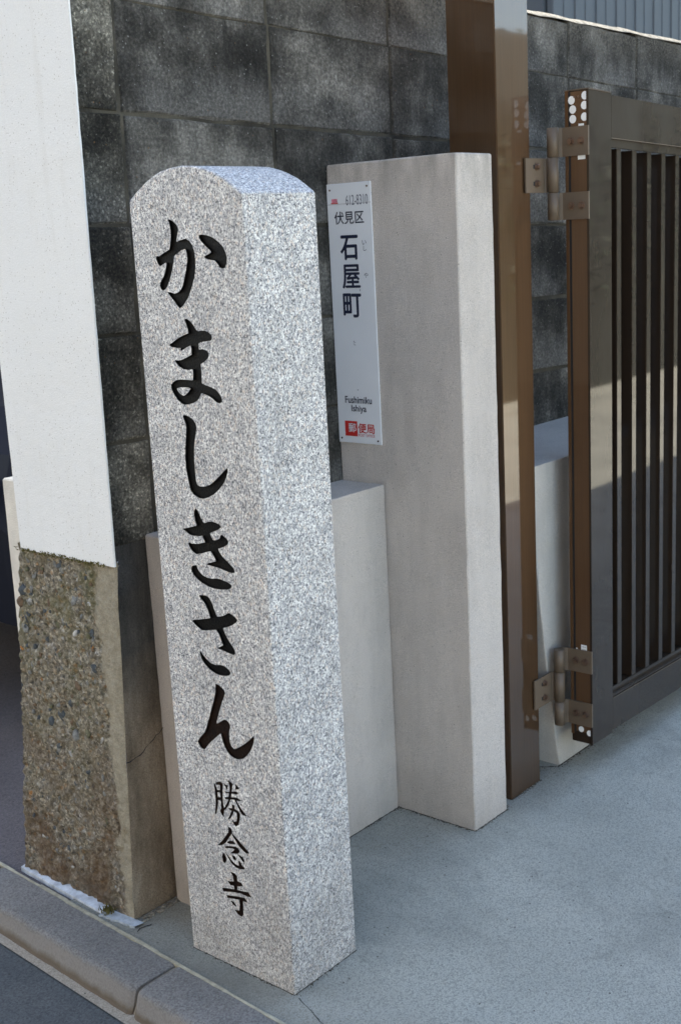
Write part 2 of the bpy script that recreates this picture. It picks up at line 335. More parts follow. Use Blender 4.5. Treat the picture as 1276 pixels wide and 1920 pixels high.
# outlines of the carved characters on the marker face, millimetres (across, up)
LETTERS = {"ka":[[[157.1,1214.2],[149.1,1219.1],[142.4,1225.3],[138.1,1229.6],[130.0,1241.3],[123.5,1252.8],[117.5,1265.8],[116.0,1270.3],[113.9,1280.8],[113.8,1285.3],[113.4,1288.3],[113.4,1296.3],[114.5,1305.8],[117.8,1314.3],[119.4,1316.8],[124.6,1321.8],[131.6,1324.6],[134.1,1325.0],[145.1,1323.4],[152.1,1321.2],[153.7,1321.3],[154.0,1321.8],[154.1,1322.8],[153.1,1327.3],[149.5,1335.8],[148.1,1340.3],[148.0,1341.3],[148.5,1342.8],[151.1,1347.8],[155.6,1351.3],[160.6,1354.8],[169.1,1357.6],[169.7,1357.3],[169.9,1356.3],[167.5,1348.3],[166.4,1339.3],[166.8,1335.3],[166.9,1330.8],[167.5,1326.3],[169.9,1317.3],[172.9,1309.8],[174.6,1308.5],[185.6,1304.8],[198.1,1299.4],[199.6,1299.2],[203.6,1299.9],[204.6,1299.7],[205.6,1299.1],[206.6,1297.8],[207.2,1295.8],[206.6,1293.6],[203.6,1287.3],[202.6,1286.1],[199.1,1283.4],[197.6,1283.5],[184.6,1288.3],[183.1,1288.5],[182.5,1287.8],[182.7,1286.3],[186.0,1276.8],[191.0,1267.3],[192.1,1265.8],[199.2,1259.3],[200.4,1257.3],[202.3,1252.8],[202.2,1249.8],[201.1,1246.1],[200.1,1245.1],[198.6,1244.2],[197.1,1243.5],[195.6,1243.3],[191.1,1244.6],[185.1,1249.6],[183.7,1251.3],[178.0,1259.8],[170.0,1275.8],[164.6,1289.8],[162.7,1296.8],[161.6,1298.7],[154.1,1302.9],[143.6,1307.4],[136.6,1308.9],[135.1,1308.4],[133.4,1306.8],[132.5,1304.3],[131.4,1298.8],[131.9,1291.8],[132.7,1287.8],[137.0,1274.8],[145.2,1255.3],[147.0,1251.8],[151.0,1245.8],[154.1,1243.2],[159.1,1240.0],[167.6,1237.9],[169.6,1238.0],[176.6,1239.8],[180.1,1240.4],[183.6,1240.6],[184.3,1240.3],[184.4,1239.8],[183.8,1238.8],[179.1,1233.1],[171.0,1225.8],[163.1,1217.0],[159.6,1214.2],[158.6,1213.8]],[[49.1,1276.2],[46.6,1277.0],[45.4,1278.3],[43.1,1283.3],[41.4,1289.3],[40.9,1292.3],[41.2,1294.8],[42.8,1300.3],[48.1,1309.3],[57.5,1317.3],[68.1,1324.0],[78.6,1327.5],[82.1,1328.4],[92.1,1330.0],[98.1,1330.0],[99.6,1329.6],[100.3,1328.3],[100.2,1325.3],[96.6,1319.8],[89.2,1313.3],[77.1,1304.4],[75.7,1302.8],[75.8,1301.8],[76.6,1301.2],[91.6,1295.9],[92.2,1295.3],[91.9,1294.3],[89.1,1292.6],[83.6,1290.7],[70.1,1289.0],[68.6,1288.6],[67.1,1287.5],[62.6,1283.0],[58.1,1277.7],[56.6,1277.0],[52.6,1275.9]]],"ma":[[[162.4,1053.4],[155.9,1054.3],[144.9,1056.9],[134.4,1061.3],[132.4,1062.7],[127.2,1067.9],[123.4,1073.5],[121.9,1074.6],[120.4,1074.5],[106.9,1071.0],[96.9,1066.6],[88.4,1061.2],[85.9,1060.4],[81.4,1059.7],[79.4,1060.0],[76.2,1061.9],[75.4,1062.9],[75.2,1063.9],[75.3,1067.9],[76.2,1069.9],[80.2,1075.4],[86.9,1081.0],[98.4,1085.5],[109.9,1087.9],[117.9,1090.2],[119.2,1090.9],[119.6,1091.9],[119.6,1094.9],[119.2,1097.4],[119.1,1102.4],[118.7,1105.9],[118.7,1115.4],[119.1,1119.4],[118.9,1122.4],[117.9,1123.6],[111.9,1125.8],[104.9,1129.9],[102.7,1131.4],[99.0,1135.4],[98.7,1136.9],[98.6,1140.4],[98.7,1141.4],[99.4,1142.4],[102.4,1144.7],[104.9,1145.9],[113.4,1147.5],[118.4,1146.6],[119.9,1146.7],[120.5,1147.4],[120.6,1148.9],[120.6,1154.4],[120.2,1156.4],[119.5,1157.4],[118.7,1157.9],[112.9,1159.1],[96.9,1161.1],[92.9,1161.3],[90.9,1161.8],[89.4,1162.9],[88.1,1164.9],[88.2,1168.4],[88.6,1169.9],[89.9,1171.4],[94.4,1174.7],[102.4,1177.5],[110.9,1177.7],[118.9,1176.7],[121.4,1177.0],[124.1,1179.4],[129.4,1186.1],[135.7,1192.4],[142.2,1195.9],[144.4,1196.6],[148.3,1196.4],[148.9,1195.9],[149.0,1194.9],[147.6,1190.4],[143.8,1180.4],[142.9,1174.9],[143.0,1173.9],[143.4,1173.3],[144.9,1172.5],[153.4,1170.2],[167.9,1165.3],[183.4,1157.3],[189.6,1154.4],[190.9,1153.7],[191.4,1152.9],[190.8,1151.9],[185.9,1149.8],[173.9,1148.2],[164.9,1148.4],[164.4,1147.9],[164.3,1147.4],[165.0,1144.4],[164.8,1143.9],[163.9,1143.7],[149.9,1149.5],[141.4,1152.6],[139.9,1152.6],[139.3,1151.9],[138.7,1147.4],[138.7,1139.9],[139.1,1138.4],[139.9,1137.7],[150.4,1133.4],[163.9,1128.8],[165.9,1128.3],[173.9,1127.5],[179.4,1128.1],[180.4,1127.6],[180.5,1126.9],[179.5,1124.9],[177.6,1122.4],[171.9,1117.8],[170.4,1116.9],[162.4,1113.7],[160.4,1113.2],[149.9,1112.3],[140.9,1113.6],[139.4,1113.4],[138.9,1112.4],[139.2,1104.9],[140.3,1097.9],[141.0,1095.9],[142.4,1095.2],[146.4,1095.2],[151.4,1095.7],[162.4,1095.7],[165.4,1096.0],[179.9,1094.6],[187.9,1091.5],[189.9,1090.5],[194.4,1086.6],[195.4,1084.9],[195.0,1079.9],[193.9,1076.4],[189.4,1069.4],[185.6,1064.9],[182.4,1061.7],[178.9,1058.9],[173.4,1055.2],[167.4,1053.3]],[[166.8,1068.4],[173.4,1070.6],[177.6,1073.9],[179.6,1075.9],[180.8,1077.9],[181.1,1079.4],[180.5,1080.4],[174.9,1082.0],[169.4,1082.7],[155.4,1082.7],[149.9,1082.1],[149.0,1081.4],[149.2,1080.4],[149.8,1079.4],[153.4,1075.4],[160.4,1070.6]]],"shi":[[[136.2,894.1],[124.7,897.6],[111.7,903.8],[98.7,912.9],[87.7,922.9],[85.2,925.7],[78.9,935.1],[77.6,937.6],[74.2,945.6],[73.9,947.6],[74.1,951.1],[74.7,951.9],[76.2,951.4],[102.7,930.5],[114.2,922.6],[119.2,920.0],[125.7,917.1],[134.7,915.4],[140.2,914.9],[143.2,914.9],[147.7,915.9],[149.2,916.7],[150.2,918.1],[151.8,922.6],[152.4,927.6],[152.5,932.6],[152.9,935.1],[152.9,955.6],[152.5,959.6],[152.4,965.6],[150.8,979.1],[148.7,990.1],[143.8,1005.6],[141.2,1015.1],[141.5,1020.1],[142.6,1023.1],[147.7,1028.3],[149.2,1029.4],[155.2,1032.7],[158.2,1033.8],[166.2,1035.6],[167.7,1035.6],[170.4,1035.1],[172.2,1034.4],[172.5,1033.1],[171.3,1030.1],[167.2,1021.6],[166.5,1017.6],[166.5,1012.6],[168.5,999.6],[172.3,980.1],[174.8,962.6],[174.9,947.1],[174.9,945.1],[172.8,929.1],[170.2,916.6],[167.9,907.1],[167.2,905.6],[165.2,903.4],[160.2,899.1],[149.2,894.5],[144.7,893.9]]],"ki":[[[116.5,737.1],[111.0,737.5],[96.0,739.5],[88.0,742.9],[85.7,744.7],[84.2,747.2],[84.4,748.2],[85.2,749.2],[88.0,751.0],[95.0,753.3],[107.0,755.3],[113.0,755.9],[119.0,756.1],[131.5,754.0],[141.5,753.9],[143.5,754.1],[153.0,756.5],[155.0,757.4],[162.1,762.2],[166.0,767.7],[167.5,772.2],[168.0,772.8],[169.0,773.2],[178.5,770.7],[180.0,769.4],[181.4,767.2],[181.7,765.7],[181.7,762.2],[181.5,760.9],[180.8,759.7],[177.5,755.1],[176.0,753.4],[167.0,747.0],[156.0,742.4],[142.0,738.5],[129.5,736.9]],[[80.0,771.1],[76.0,772.7],[75.0,773.7],[74.9,775.7],[75.7,778.2],[79.0,781.4],[82.5,784.3],[88.5,788.7],[100.7,796.2],[107.6,803.7],[109.6,806.7],[110.5,808.7],[110.1,809.7],[109.0,810.3],[96.5,814.8],[87.5,819.5],[85.4,822.2],[84.6,824.2],[84.9,825.7],[87.0,829.1],[88.5,830.3],[95.5,833.8],[98.5,835.0],[100.0,835.1],[101.5,834.7],[102.7,833.7],[104.2,829.2],[105.5,828.0],[112.0,825.3],[118.5,823.5],[121.0,823.1],[122.0,823.5],[122.5,824.2],[125.3,829.2],[127.2,833.7],[127.1,835.2],[126.5,835.8],[112.0,841.3],[103.0,845.9],[101.2,848.2],[100.7,849.7],[101.3,851.2],[103.0,852.5],[110.5,854.8],[118.5,855.9],[121.5,855.9],[129.5,854.7],[133.0,853.7],[139.0,851.5],[140.5,851.4],[142.0,852.4],[145.0,855.7],[149.9,864.2],[154.8,871.7],[158.0,874.3],[159.0,874.6],[160.4,873.7],[162.9,870.2],[163.6,867.7],[164.1,862.7],[162.5,853.2],[159.7,846.2],[160.0,844.7],[161.0,844.1],[171.5,841.1],[192.5,835.7],[193.7,835.2],[194.1,834.7],[194.0,834.2],[193.4,833.7],[187.5,831.0],[180.0,827.0],[178.5,826.5],[170.0,825.5],[167.0,825.4],[163.0,825.9],[157.0,826.0],[148.5,827.8],[147.5,827.7],[146.7,827.2],[142.4,818.2],[142.5,817.2],[143.5,816.5],[158.5,812.6],[164.5,811.5],[175.0,810.9],[182.0,812.1],[182.9,811.7],[183.3,811.2],[183.7,808.7],[183.3,807.2],[180.5,802.2],[175.5,797.4],[173.3,796.2],[166.0,793.4],[164.0,793.5],[154.0,795.6],[142.0,799.6],[132.0,802.3],[130.5,802.5],[129.4,802.2],[126.0,798.8],[122.5,794.2],[118.6,788.7],[118.2,787.7],[118.3,787.2],[119.5,786.3],[126.0,784.1],[135.5,781.5],[140.5,779.2],[141.4,778.2],[141.0,777.7],[136.5,777.0],[130.0,776.9],[127.5,776.5],[123.0,776.4],[112.5,775.4],[108.0,774.8],[89.5,771.5],[83.5,770.9]]],"sa":[[[124.4,579.0],[113.4,580.4],[106.9,583.0],[105.4,584.0],[103.7,586.6],[103.3,588.6],[103.7,589.6],[105.4,591.6],[107.4,593.7],[115.4,597.1],[117.9,597.7],[122.9,598.3],[127.9,598.2],[138.9,595.8],[149.4,596.9],[152.4,597.6],[162.9,603.6],[170.4,609.8],[175.4,615.1],[176.4,615.5],[176.8,615.1],[177.1,613.6],[177.0,609.6],[174.6,601.6],[170.9,596.9],[167.4,592.9],[165.9,591.7],[154.9,584.6],[140.9,579.6],[133.4,578.8]],[[91.4,623.4],[88.8,625.1],[87.8,626.6],[87.7,628.1],[88.4,632.1],[92.9,638.3],[102.4,647.8],[103.8,649.6],[109.8,659.1],[112.6,665.1],[113.1,666.6],[113.1,667.6],[111.9,668.5],[102.4,671.5],[89.4,677.5],[79.4,684.1],[78.5,685.1],[77.3,687.6],[77.0,688.6],[77.2,689.6],[83.9,693.9],[90.9,696.9],[92.9,697.3],[97.9,697.3],[99.4,697.0],[104.9,693.4],[113.3,689.6],[123.9,686.8],[125.4,686.9],[127.4,688.9],[128.5,690.6],[136.5,709.6],[140.8,715.6],[142.4,717.2],[147.9,720.4],[149.9,720.8],[153.4,720.8],[160.4,720.2],[165.9,719.2],[166.9,718.6],[167.1,718.1],[166.8,717.1],[164.5,714.1],[156.4,707.7],[150.3,699.6],[146.8,691.6],[144.1,684.6],[143.6,682.6],[143.7,681.6],[144.4,681.0],[147.4,680.0],[170.9,674.0],[185.9,671.1],[189.9,669.1],[190.2,668.6],[189.9,667.6],[184.4,663.5],[177.4,659.2],[173.9,657.5],[167.4,655.1],[158.9,655.9],[134.9,661.2],[132.4,661.7],[130.9,661.5],[129.9,660.7],[125.9,656.3],[124.3,654.1],[116.8,637.1],[117.1,636.1],[117.7,635.6],[124.4,632.1],[128.9,629.1],[129.6,628.1],[129.4,627.7],[127.9,627.4],[121.9,627.3],[112.9,626.2],[100.9,623.9],[92.9,623.1]]],"n":[[[185.4,426.1],[183.9,427.1],[174.9,437.6],[164.4,447.4],[141.4,466.3],[139.9,467.2],[139.4,467.2],[138.7,466.2],[137.5,458.7],[134.4,448.7],[128.9,439.6],[121.9,432.5],[120.4,431.6],[113.4,428.9],[109.4,427.9],[100.9,427.6],[90.9,430.6],[87.9,432.1],[79.3,438.7],[68.4,450.5],[61.4,462.5],[58.9,468.7],[57.0,473.7],[56.7,475.7],[56.9,479.8],[57.4,480.9],[57.9,481.2],[58.4,481.1],[69.9,470.5],[84.9,458.8],[98.7,449.7],[106.9,446.0],[108.9,445.7],[111.4,447.1],[115.2,450.2],[116.5,452.7],[118.6,458.7],[118.6,470.2],[116.8,478.2],[114.4,484.2],[113.9,486.2],[115.2,490.7],[116.0,492.2],[119.9,495.1],[121.9,496.0],[123.9,496.4],[127.9,496.3],[129.4,495.7],[133.4,493.2],[146.9,484.3],[148.6,483.7],[148.9,484.2],[148.9,484.7],[148.0,487.2],[136.3,515.7],[128.6,531.7],[123.3,541.2],[120.9,548.2],[120.9,549.2],[121.4,550.3],[125.9,554.3],[127.9,555.7],[133.9,559.0],[141.9,560.2],[142.9,559.9],[143.4,559.2],[145.3,543.7],[146.2,540.7],[151.9,525.7],[160.0,507.2],[167.6,488.7],[173.8,474.7],[177.3,467.7],[181.8,459.7],[197.7,444.2],[201.2,438.7],[201.5,437.2],[200.9,435.8],[198.4,431.6],[195.9,429.0],[192.9,426.8],[191.4,426.1]]],"shou":[[[118.9,293.7],[118.3,294.0],[115.8,295.9],[111.6,299.2],[107.7,310.3],[107.0,313.9],[106.4,316.0],[105.5,320.5],[105.5,321.1],[106.0,322.1],[107.6,323.8],[108.2,324.7],[109.6,326.0],[110.5,326.6],[111.7,326.7],[117.1,327.8],[118.0,327.6],[119.3,327.7],[119.3,328.3],[117.8,334.3],[118.0,334.9],[118.6,335.0],[124.6,335.0],[124.9,334.9],[125.0,334.6],[125.0,328.6],[125.4,327.4],[125.7,327.1],[127.6,326.7],[128.5,326.6],[129.4,326.4],[130.6,326.3],[131.5,326.1],[132.4,326.0],[134.6,325.6],[134.6,325.3],[134.3,325.0],[130.6,322.2],[129.7,321.6],[128.2,321.5],[127.9,321.4],[127.8,321.1],[133.5,310.0],[137.6,304.3],[139.0,301.9],[138.7,301.7],[138.4,301.8],[130.9,306.3],[123.9,317.2],[122.2,321.4],[121.6,322.6],[121.0,322.7],[119.8,322.7],[115.3,321.2],[114.8,320.8],[114.5,320.2],[114.5,315.7],[114.2,314.5],[114.2,313.3],[115.9,306.4],[116.1,305.2],[116.5,304.6],[121.6,302.5],[122.2,301.5],[122.5,301.4],[123.1,302.0],[124.3,302.9],[127.9,305.0],[128.2,305.1],[128.3,304.9],[128.2,304.3],[127.0,301.6],[124.2,298.0],[124.3,296.5]],[[171.1,302.7],[169.3,304.4],[168.4,305.1],[166.8,306.7],[164.2,314.2],[163.8,315.1],[161.0,327.4],[161.0,329.2],[160.7,330.1],[160.7,333.1],[160.6,333.4],[154.3,335.3],[154.0,335.4],[153.6,335.2],[153.2,332.5],[153.2,326.8],[153.5,325.3],[153.5,319.6],[153.9,318.7],[155.6,316.3],[157.1,313.6],[153.4,306.7],[148.9,304.0],[148.6,304.0],[148.1,304.9],[147.8,308.2],[147.5,309.1],[147.5,310.3],[147.2,311.2],[147.2,312.4],[146.6,315.1],[146.6,316.3],[146.3,317.2],[140.9,322.0],[134.5,330.3],[129.6,338.8],[127.6,343.6],[127.0,344.0],[119.8,345.5],[117.4,345.5],[116.8,345.4],[112.5,339.1],[108.2,331.3],[103.4,324.1],[102.7,323.4],[101.2,322.5],[97.3,321.0],[96.4,321.0],[89.4,322.6],[89.4,322.9],[89.7,323.2],[97.6,329.4],[99.7,331.4],[100.7,332.2],[105.8,337.3],[106.7,338.5],[109.6,341.4],[112.4,345.7],[112.4,346.0],[112.0,346.1],[109.6,346.2],[108.7,346.4],[107.8,346.5],[106.9,346.7],[106.0,346.8],[105.1,347.0],[100.6,347.7],[99.7,348.1],[99.9,348.4],[108.7,352.0],[112.3,351.5],[114.7,351.0],[116.2,351.0],[117.8,352.6],[118.3,353.2],[118.6,353.2],[118.2,350.8],[118.3,350.5],[124.0,349.2],[125.5,348.9],[125.7,349.0],[125.8,349.3],[124.3,355.3],[124.0,355.9],[123.7,356.1],[123.1,356.3],[121.6,356.4],[120.7,356.6],[119.2,356.7],[118.3,356.9],[116.8,357.0],[115.9,357.2],[114.4,357.3],[112.6,357.6],[107.5,360.0],[106.8,360.4],[106.7,360.7],[109.9,363.5],[110.2,363.8],[110.8,363.8],[116.2,362.3],[120.1,360.9],[122.2,360.3],[122.8,360.4],[122.8,361.0],[121.5,365.5],[119.0,375.4],[119.0,376.3],[119.3,376.6],[124.6,379.1],[130.0,380.9],[130.5,380.8],[130.6,380.5],[130.3,379.3],[128.4,373.0],[128.3,371.8],[127.2,366.4],[128.9,358.6],[129.1,358.3],[129.7,357.9],[133.6,356.7],[136.0,356.6],[136.9,356.4],[139.9,356.3],[141.8,355.9],[141.7,355.6],[140.9,355.0],[138.1,353.2],[135.7,353.7],[130.9,354.8],[130.3,354.8],[130.0,354.7],[129.9,354.4],[130.2,352.9],[131.8,347.5],[142.0,344.3],[142.9,343.9],[143.1,343.6],[142.7,343.0],[140.8,341.2],[139.0,341.4],[133.9,342.4],[133.5,342.4],[133.4,342.1],[135.0,338.8],[139.1,331.6],[140.4,328.9],[145.9,321.7],[146.2,321.8],[146.3,322.0],[146.3,323.2],[146.6,324.1],[146.6,325.0],[146.9,325.9],[146.9,327.1],[147.2,328.0],[147.2,330.4],[147.5,331.3],[147.5,345.4],[147.2,346.6],[147.2,351.7],[146.9,352.9],[146.9,355.3],[146.3,358.0],[146.3,359.2],[146.0,360.1],[146.0,361.0],[145.7,361.9],[145.4,365.2],[144.8,367.9],[145.0,369.3],[145.6,369.6],[146.2,370.9],[146.5,371.0],[152.5,372.2],[154.9,371.3],[160.0,368.7],[160.6,368.6],[164.2,366.7],[164.2,366.4],[164.0,366.1],[162.1,363.6],[161.8,363.4],[160.6,363.6],[153.7,365.0],[152.8,364.7],[152.5,364.3],[152.6,358.6],[152.9,357.7],[153.1,355.9],[154.6,355.2],[160.0,353.6],[160.6,353.5],[160.9,353.8],[161.1,356.2],[164.8,364.3],[165.4,364.4],[167.8,364.4],[168.4,364.3],[168.5,364.0],[168.2,363.1],[168.2,361.6],[167.9,360.7],[167.9,358.9],[167.6,358.0],[167.3,354.1],[167.0,353.2],[167.0,351.7],[166.7,350.8],[166.7,341.5],[166.4,339.7],[166.7,338.8],[166.7,333.7],[167.0,332.8],[167.0,328.3],[167.3,327.1],[167.3,325.0],[168.8,317.5],[168.8,316.6],[169.7,312.4],[169.7,311.5],[171.8,303.1],[171.7,302.6]],[[159.6,339.4],[160.0,339.5],[160.1,340.0],[160.1,344.8],[160.4,346.0],[160.4,348.1],[160.3,348.7],[154.0,350.9],[153.4,350.8],[153.2,350.2],[153.2,347.5],[153.5,346.3],[153.5,341.8],[153.7,341.2],[155.2,340.5]],[[136.0,362.1],[135.4,362.3],[133.6,362.4],[133.0,362.8],[132.9,363.1],[132.8,368.8],[132.6,370.0],[132.7,370.3],[133.3,370.4],[136.6,369.6],[139.3,370.7],[140.3,370.9],[140.5,370.6],[139.3,367.3],[137.3,363.4]],[[113.5,366.6],[103.9,369.9],[103.2,370.3],[103.2,370.6],[103.5,371.2],[106.3,374.9],[109.0,376.4],[111.7,377.6],[112.3,377.7],[112.6,377.6],[112.6,377.2],[111.8,372.7],[114.3,367.0],[114.3,366.7]]],"nen":[[[116.2,210.3],[106.9,212.7],[106.3,213.0],[105.9,213.3],[104.3,216.6],[104.5,216.9],[105.1,217.3],[110.5,218.7],[111.4,219.9],[112.8,222.6],[114.1,224.5],[118.3,226.6],[118.9,226.9],[119.2,226.8],[119.3,226.2],[119.3,221.7],[119.0,220.8],[119.0,217.5],[118.7,216.9],[119.2,216.6],[122.2,216.0],[129.1,217.5],[131.2,218.1],[138.1,222.7],[139.1,223.2],[146.8,230.0],[150.0,232.5],[151.3,233.5],[151.5,233.4],[150.7,231.9],[145.6,224.3],[144.2,222.6],[142.4,220.8],[141.8,219.9],[140.0,218.1],[139.4,217.2],[137.2,214.8],[126.7,210.2]],[[154.9,210.9],[154.0,211.7],[150.6,216.3],[150.5,222.9],[151.1,224.1],[152.6,225.6],[153.2,226.5],[155.9,229.2],[156.5,230.1],[157.9,231.4],[158.2,231.3],[158.5,230.4],[161.3,222.3],[161.3,218.7],[161.0,217.8],[161.0,216.3],[159.4,211.5],[158.5,211.1],[157.6,211.1],[156.7,210.8]],[[126.1,224.4],[125.8,224.5],[125.4,225.3],[124.8,227.1],[124.7,228.0],[125.1,229.2],[126.3,231.6],[126.6,231.9],[127.6,232.1],[134.5,232.1],[135.0,231.9],[135.1,231.6],[131.8,225.6],[131.5,225.3],[130.0,224.9],[128.8,224.9],[127.9,224.6]],[[103.3,227.9],[103.4,229.8],[104.1,233.1],[108.8,236.7],[110.8,237.5],[111.7,237.5],[112.6,237.8],[113.8,237.8],[116.5,238.4],[117.8,238.2],[117.4,237.3],[116.5,236.2],[114.4,233.3],[113.5,232.7],[109.0,228.3],[107.5,228.2],[106.6,227.9]],[[136.9,235.5],[120.4,239.7],[119.8,240.0],[118.1,241.5],[117.5,242.4],[115.0,245.0],[114.1,246.3],[114.3,246.9],[117.1,250.9],[117.7,251.2],[119.2,251.6],[123.7,252.5],[124.9,252.5],[134.5,250.2],[135.7,250.0],[139.6,249.0],[140.8,248.8],[150.5,245.1],[151.0,244.8],[151.2,244.5],[151.1,243.9],[150.4,242.1],[150.1,241.8],[149.8,241.8],[145.6,243.0],[142.6,244.0],[131.5,246.8],[130.3,246.7],[127.9,245.8],[127.8,245.4],[128.0,245.1],[130.3,242.9],[131.3,242.1],[137.0,236.4],[137.3,235.8]],[[169.6,242.1],[160.0,244.5],[148.9,252.8],[147.7,254.0],[139.0,265.9],[134.8,270.8],[132.4,274.5],[131.8,275.5],[131.5,275.6],[131.1,275.1],[129.5,272.1],[122.6,264.9],[122.0,264.0],[120.5,262.5],[119.9,261.6],[118.4,260.1],[117.8,259.2],[116.3,257.7],[115.4,256.5],[105.7,250.2],[97.0,247.0],[94.9,247.8],[90.4,249.8],[89.7,250.2],[89.6,250.5],[95.2,254.8],[102.4,259.6],[114.7,267.3],[122.5,272.5],[130.4,276.6],[130.7,276.9],[130.7,277.2],[129.9,278.4],[129.2,279.9],[131.5,285.7],[131.8,286.0],[132.7,286.3],[138.4,287.8],[138.7,287.7],[138.8,287.4],[138.8,286.5],[139.1,285.6],[139.1,283.5],[139.4,282.6],[139.4,280.5],[139.7,279.6],[139.7,277.5],[140.2,276.2],[150.2,263.1],[152.0,261.3],[152.6,260.4],[155.3,257.7],[155.9,256.8],[158.6,254.1],[159.2,253.2],[169.7,242.7],[169.9,242.4]],[[143.2,253.5],[142.6,253.7],[140.5,253.7],[139.6,254.0],[137.5,254.0],[136.6,254.3],[134.8,254.3],[133.9,254.6],[133.0,254.6],[124.0,257.1],[123.1,257.4],[122.8,257.7],[123.1,258.2],[124.0,258.8],[125.2,260.0],[126.1,260.6],[127.3,261.8],[127.9,262.1],[129.4,262.1],[131.8,261.5],[136.3,260.9],[137.8,260.2],[140.5,258.7],[144.8,255.9],[144.7,255.3],[144.1,254.1],[143.8,253.5]]],"ji":[[[122.2,112.7],[116.6,119.0],[116.3,119.6],[116.3,123.8],[116.0,125.0],[116.0,129.8],[115.7,131.0],[115.7,135.5],[115.4,136.7],[115.4,143.9],[115.1,144.8],[115.1,146.3],[115.0,146.6],[113.8,147.1],[109.3,147.1],[104.2,148.3],[103.8,148.4],[103.7,148.7],[103.9,149.2],[106.1,151.4],[107.2,152.2],[109.7,154.7],[110.2,155.0],[111.4,154.9],[112.3,154.6],[116.8,154.0],[119.2,153.4],[120.1,153.4],[121.0,153.1],[121.9,153.1],[122.8,152.8],[123.7,152.8],[124.6,152.5],[125.5,152.5],[128.5,151.9],[158.1,144.8],[158.2,144.5],[158.0,143.9],[156.8,142.1],[155.2,140.1],[154.9,140.0],[137.5,144.1],[136.6,144.1],[134.2,144.7],[133.3,144.7],[127.6,145.9],[126.7,145.9],[124.6,146.4],[124.3,146.3],[124.2,145.7],[124.4,144.5],[124.4,137.0],[124.7,136.1],[124.7,134.3],[125.0,133.4],[125.0,132.5],[125.9,128.0],[125.9,126.8],[126.5,124.4],[127.0,124.0],[131.2,122.6],[132.7,122.5],[133.6,122.2],[135.4,122.2],[136.3,121.9],[138.1,121.9],[138.3,121.7],[138.4,121.4],[137.3,120.2],[136.3,119.5],[132.1,115.4],[130.6,114.8]],[[136.3,129.2],[133.9,130.9],[133.6,131.3],[133.8,131.6],[138.7,136.0],[140.1,137.0],[141.1,137.2],[146.8,137.2],[147.5,137.0],[147.5,136.7],[146.9,136.1],[142.1,131.6]],[[164.2,150.5],[151.3,153.5],[150.1,153.9],[145.6,155.0],[144.4,155.4],[139.9,156.5],[137.5,157.2],[129.7,158.8],[128.8,158.8],[123.4,160.0],[122.5,160.0],[120.1,160.6],[115.6,160.6],[114.4,160.3],[101.8,160.3],[100.9,160.6],[99.7,160.6],[96.7,161.2],[93.4,161.5],[92.2,161.9],[92.1,162.2],[96.8,167.0],[97.7,168.2],[99.4,169.9],[100.0,170.2],[112.3,167.2],[113.8,167.2],[114.7,166.9],[115.9,166.9],[118.9,166.3],[120.4,166.3],[121.3,166.0],[124.6,165.7],[125.5,165.4],[128.0,165.2],[128.0,166.4],[127.1,170.3],[127.1,172.4],[127.0,172.7],[125.8,173.2],[124.9,173.2],[123.1,173.6],[112.9,177.5],[112.3,177.8],[112.3,178.1],[116.2,183.3],[125.2,183.4],[125.8,183.6],[125.9,184.1],[125.9,189.8],[125.6,191.0],[125.6,193.1],[125.7,193.7],[126.1,194.1],[133.0,197.5],[134.2,197.2],[136.9,197.2],[137.8,196.9],[140.5,196.9],[142.0,196.5],[142.1,196.1],[137.0,191.0],[136.5,190.1],[136.4,183.2],[136.1,182.0],[136.1,180.2],[136.3,179.6],[137.5,179.0],[139.9,178.2],[140.8,177.8],[150.4,175.8],[151.1,175.4],[151.1,175.1],[146.2,170.2],[144.7,169.1],[143.8,169.1],[136.6,171.1],[136.0,170.9],[135.8,170.0],[135.8,164.6],[136.0,164.0],[136.9,163.6],[139.0,163.3],[141.1,162.7],[153.4,160.2],[167.8,156.5],[167.9,156.2],[167.6,155.0],[165.7,150.5],[165.4,150.3]]]}

# ------------------------------------------------------------------ ground sheets
def sheet(name, pts, z, m, kind='structure', thick=None, cuts=0):
    bm = bmesh.new()
    if thick: add_prism(bm, pts, 2, z-thick, z)
    else: bm.faces.new([bm.verts.new((x, y, z)) for x, y in pts])
    o = done(name, bm, m); o['kind'] = kind; return o
SL = .055                                     # the kerb line is a few degrees off the wall's axis
def kx(x0, y): return x0 + SL*(y-.4)
ground = sheet('ground', [(-400, -400), (400, -400), (400, 400), (-400, 400)], -.075, MAT['road'])
road = sheet('road', [(-5.2, -40), (kx(-.150, -40), -40), (kx(-.150, 40), 40), (-5.2, 40)], -.052, MAT['road'])
gut = sheet('gutter', [(kx(-.184, -12), -12), (kx(-.15, -12), -12), (kx(-.15, 12), 12), (kx(-.184, 12), 12)], -.048, MAT['gutter'])
# driveway slab, subdivided and slightly uneven near the monument
bm = bmesh.new()
xs = [-.052, 0, .1, .2, .35, .5, .65, .8, 1, 1.3, 1.7, 2.3, 3.2, 4.5, 7, 14]
ys = [-14, -7, -4, -2.5, -1.6, -1, -.6, -.3, -.1, 0, .1, .2, .3, .43, .6]
vv = [[bm.verts.new((x if i else kx(-.052, y), y, 0)) for i, x in enumerate(xs)] for y in ys]
for j in range(len(ys)-1):
    for i in range(len(xs)-1): bm.faces.new((vv[j][i], vv[j][i+1], vv[j+1][i+1], vv[j+1][i]))
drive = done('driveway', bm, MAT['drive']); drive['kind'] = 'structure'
alley = sheet('alley_pavement', [(kx(-.052, .6), .6), (14, .6), (14, 14), (kx(-.052, 14), 14)], -.006, MAT['alley'])

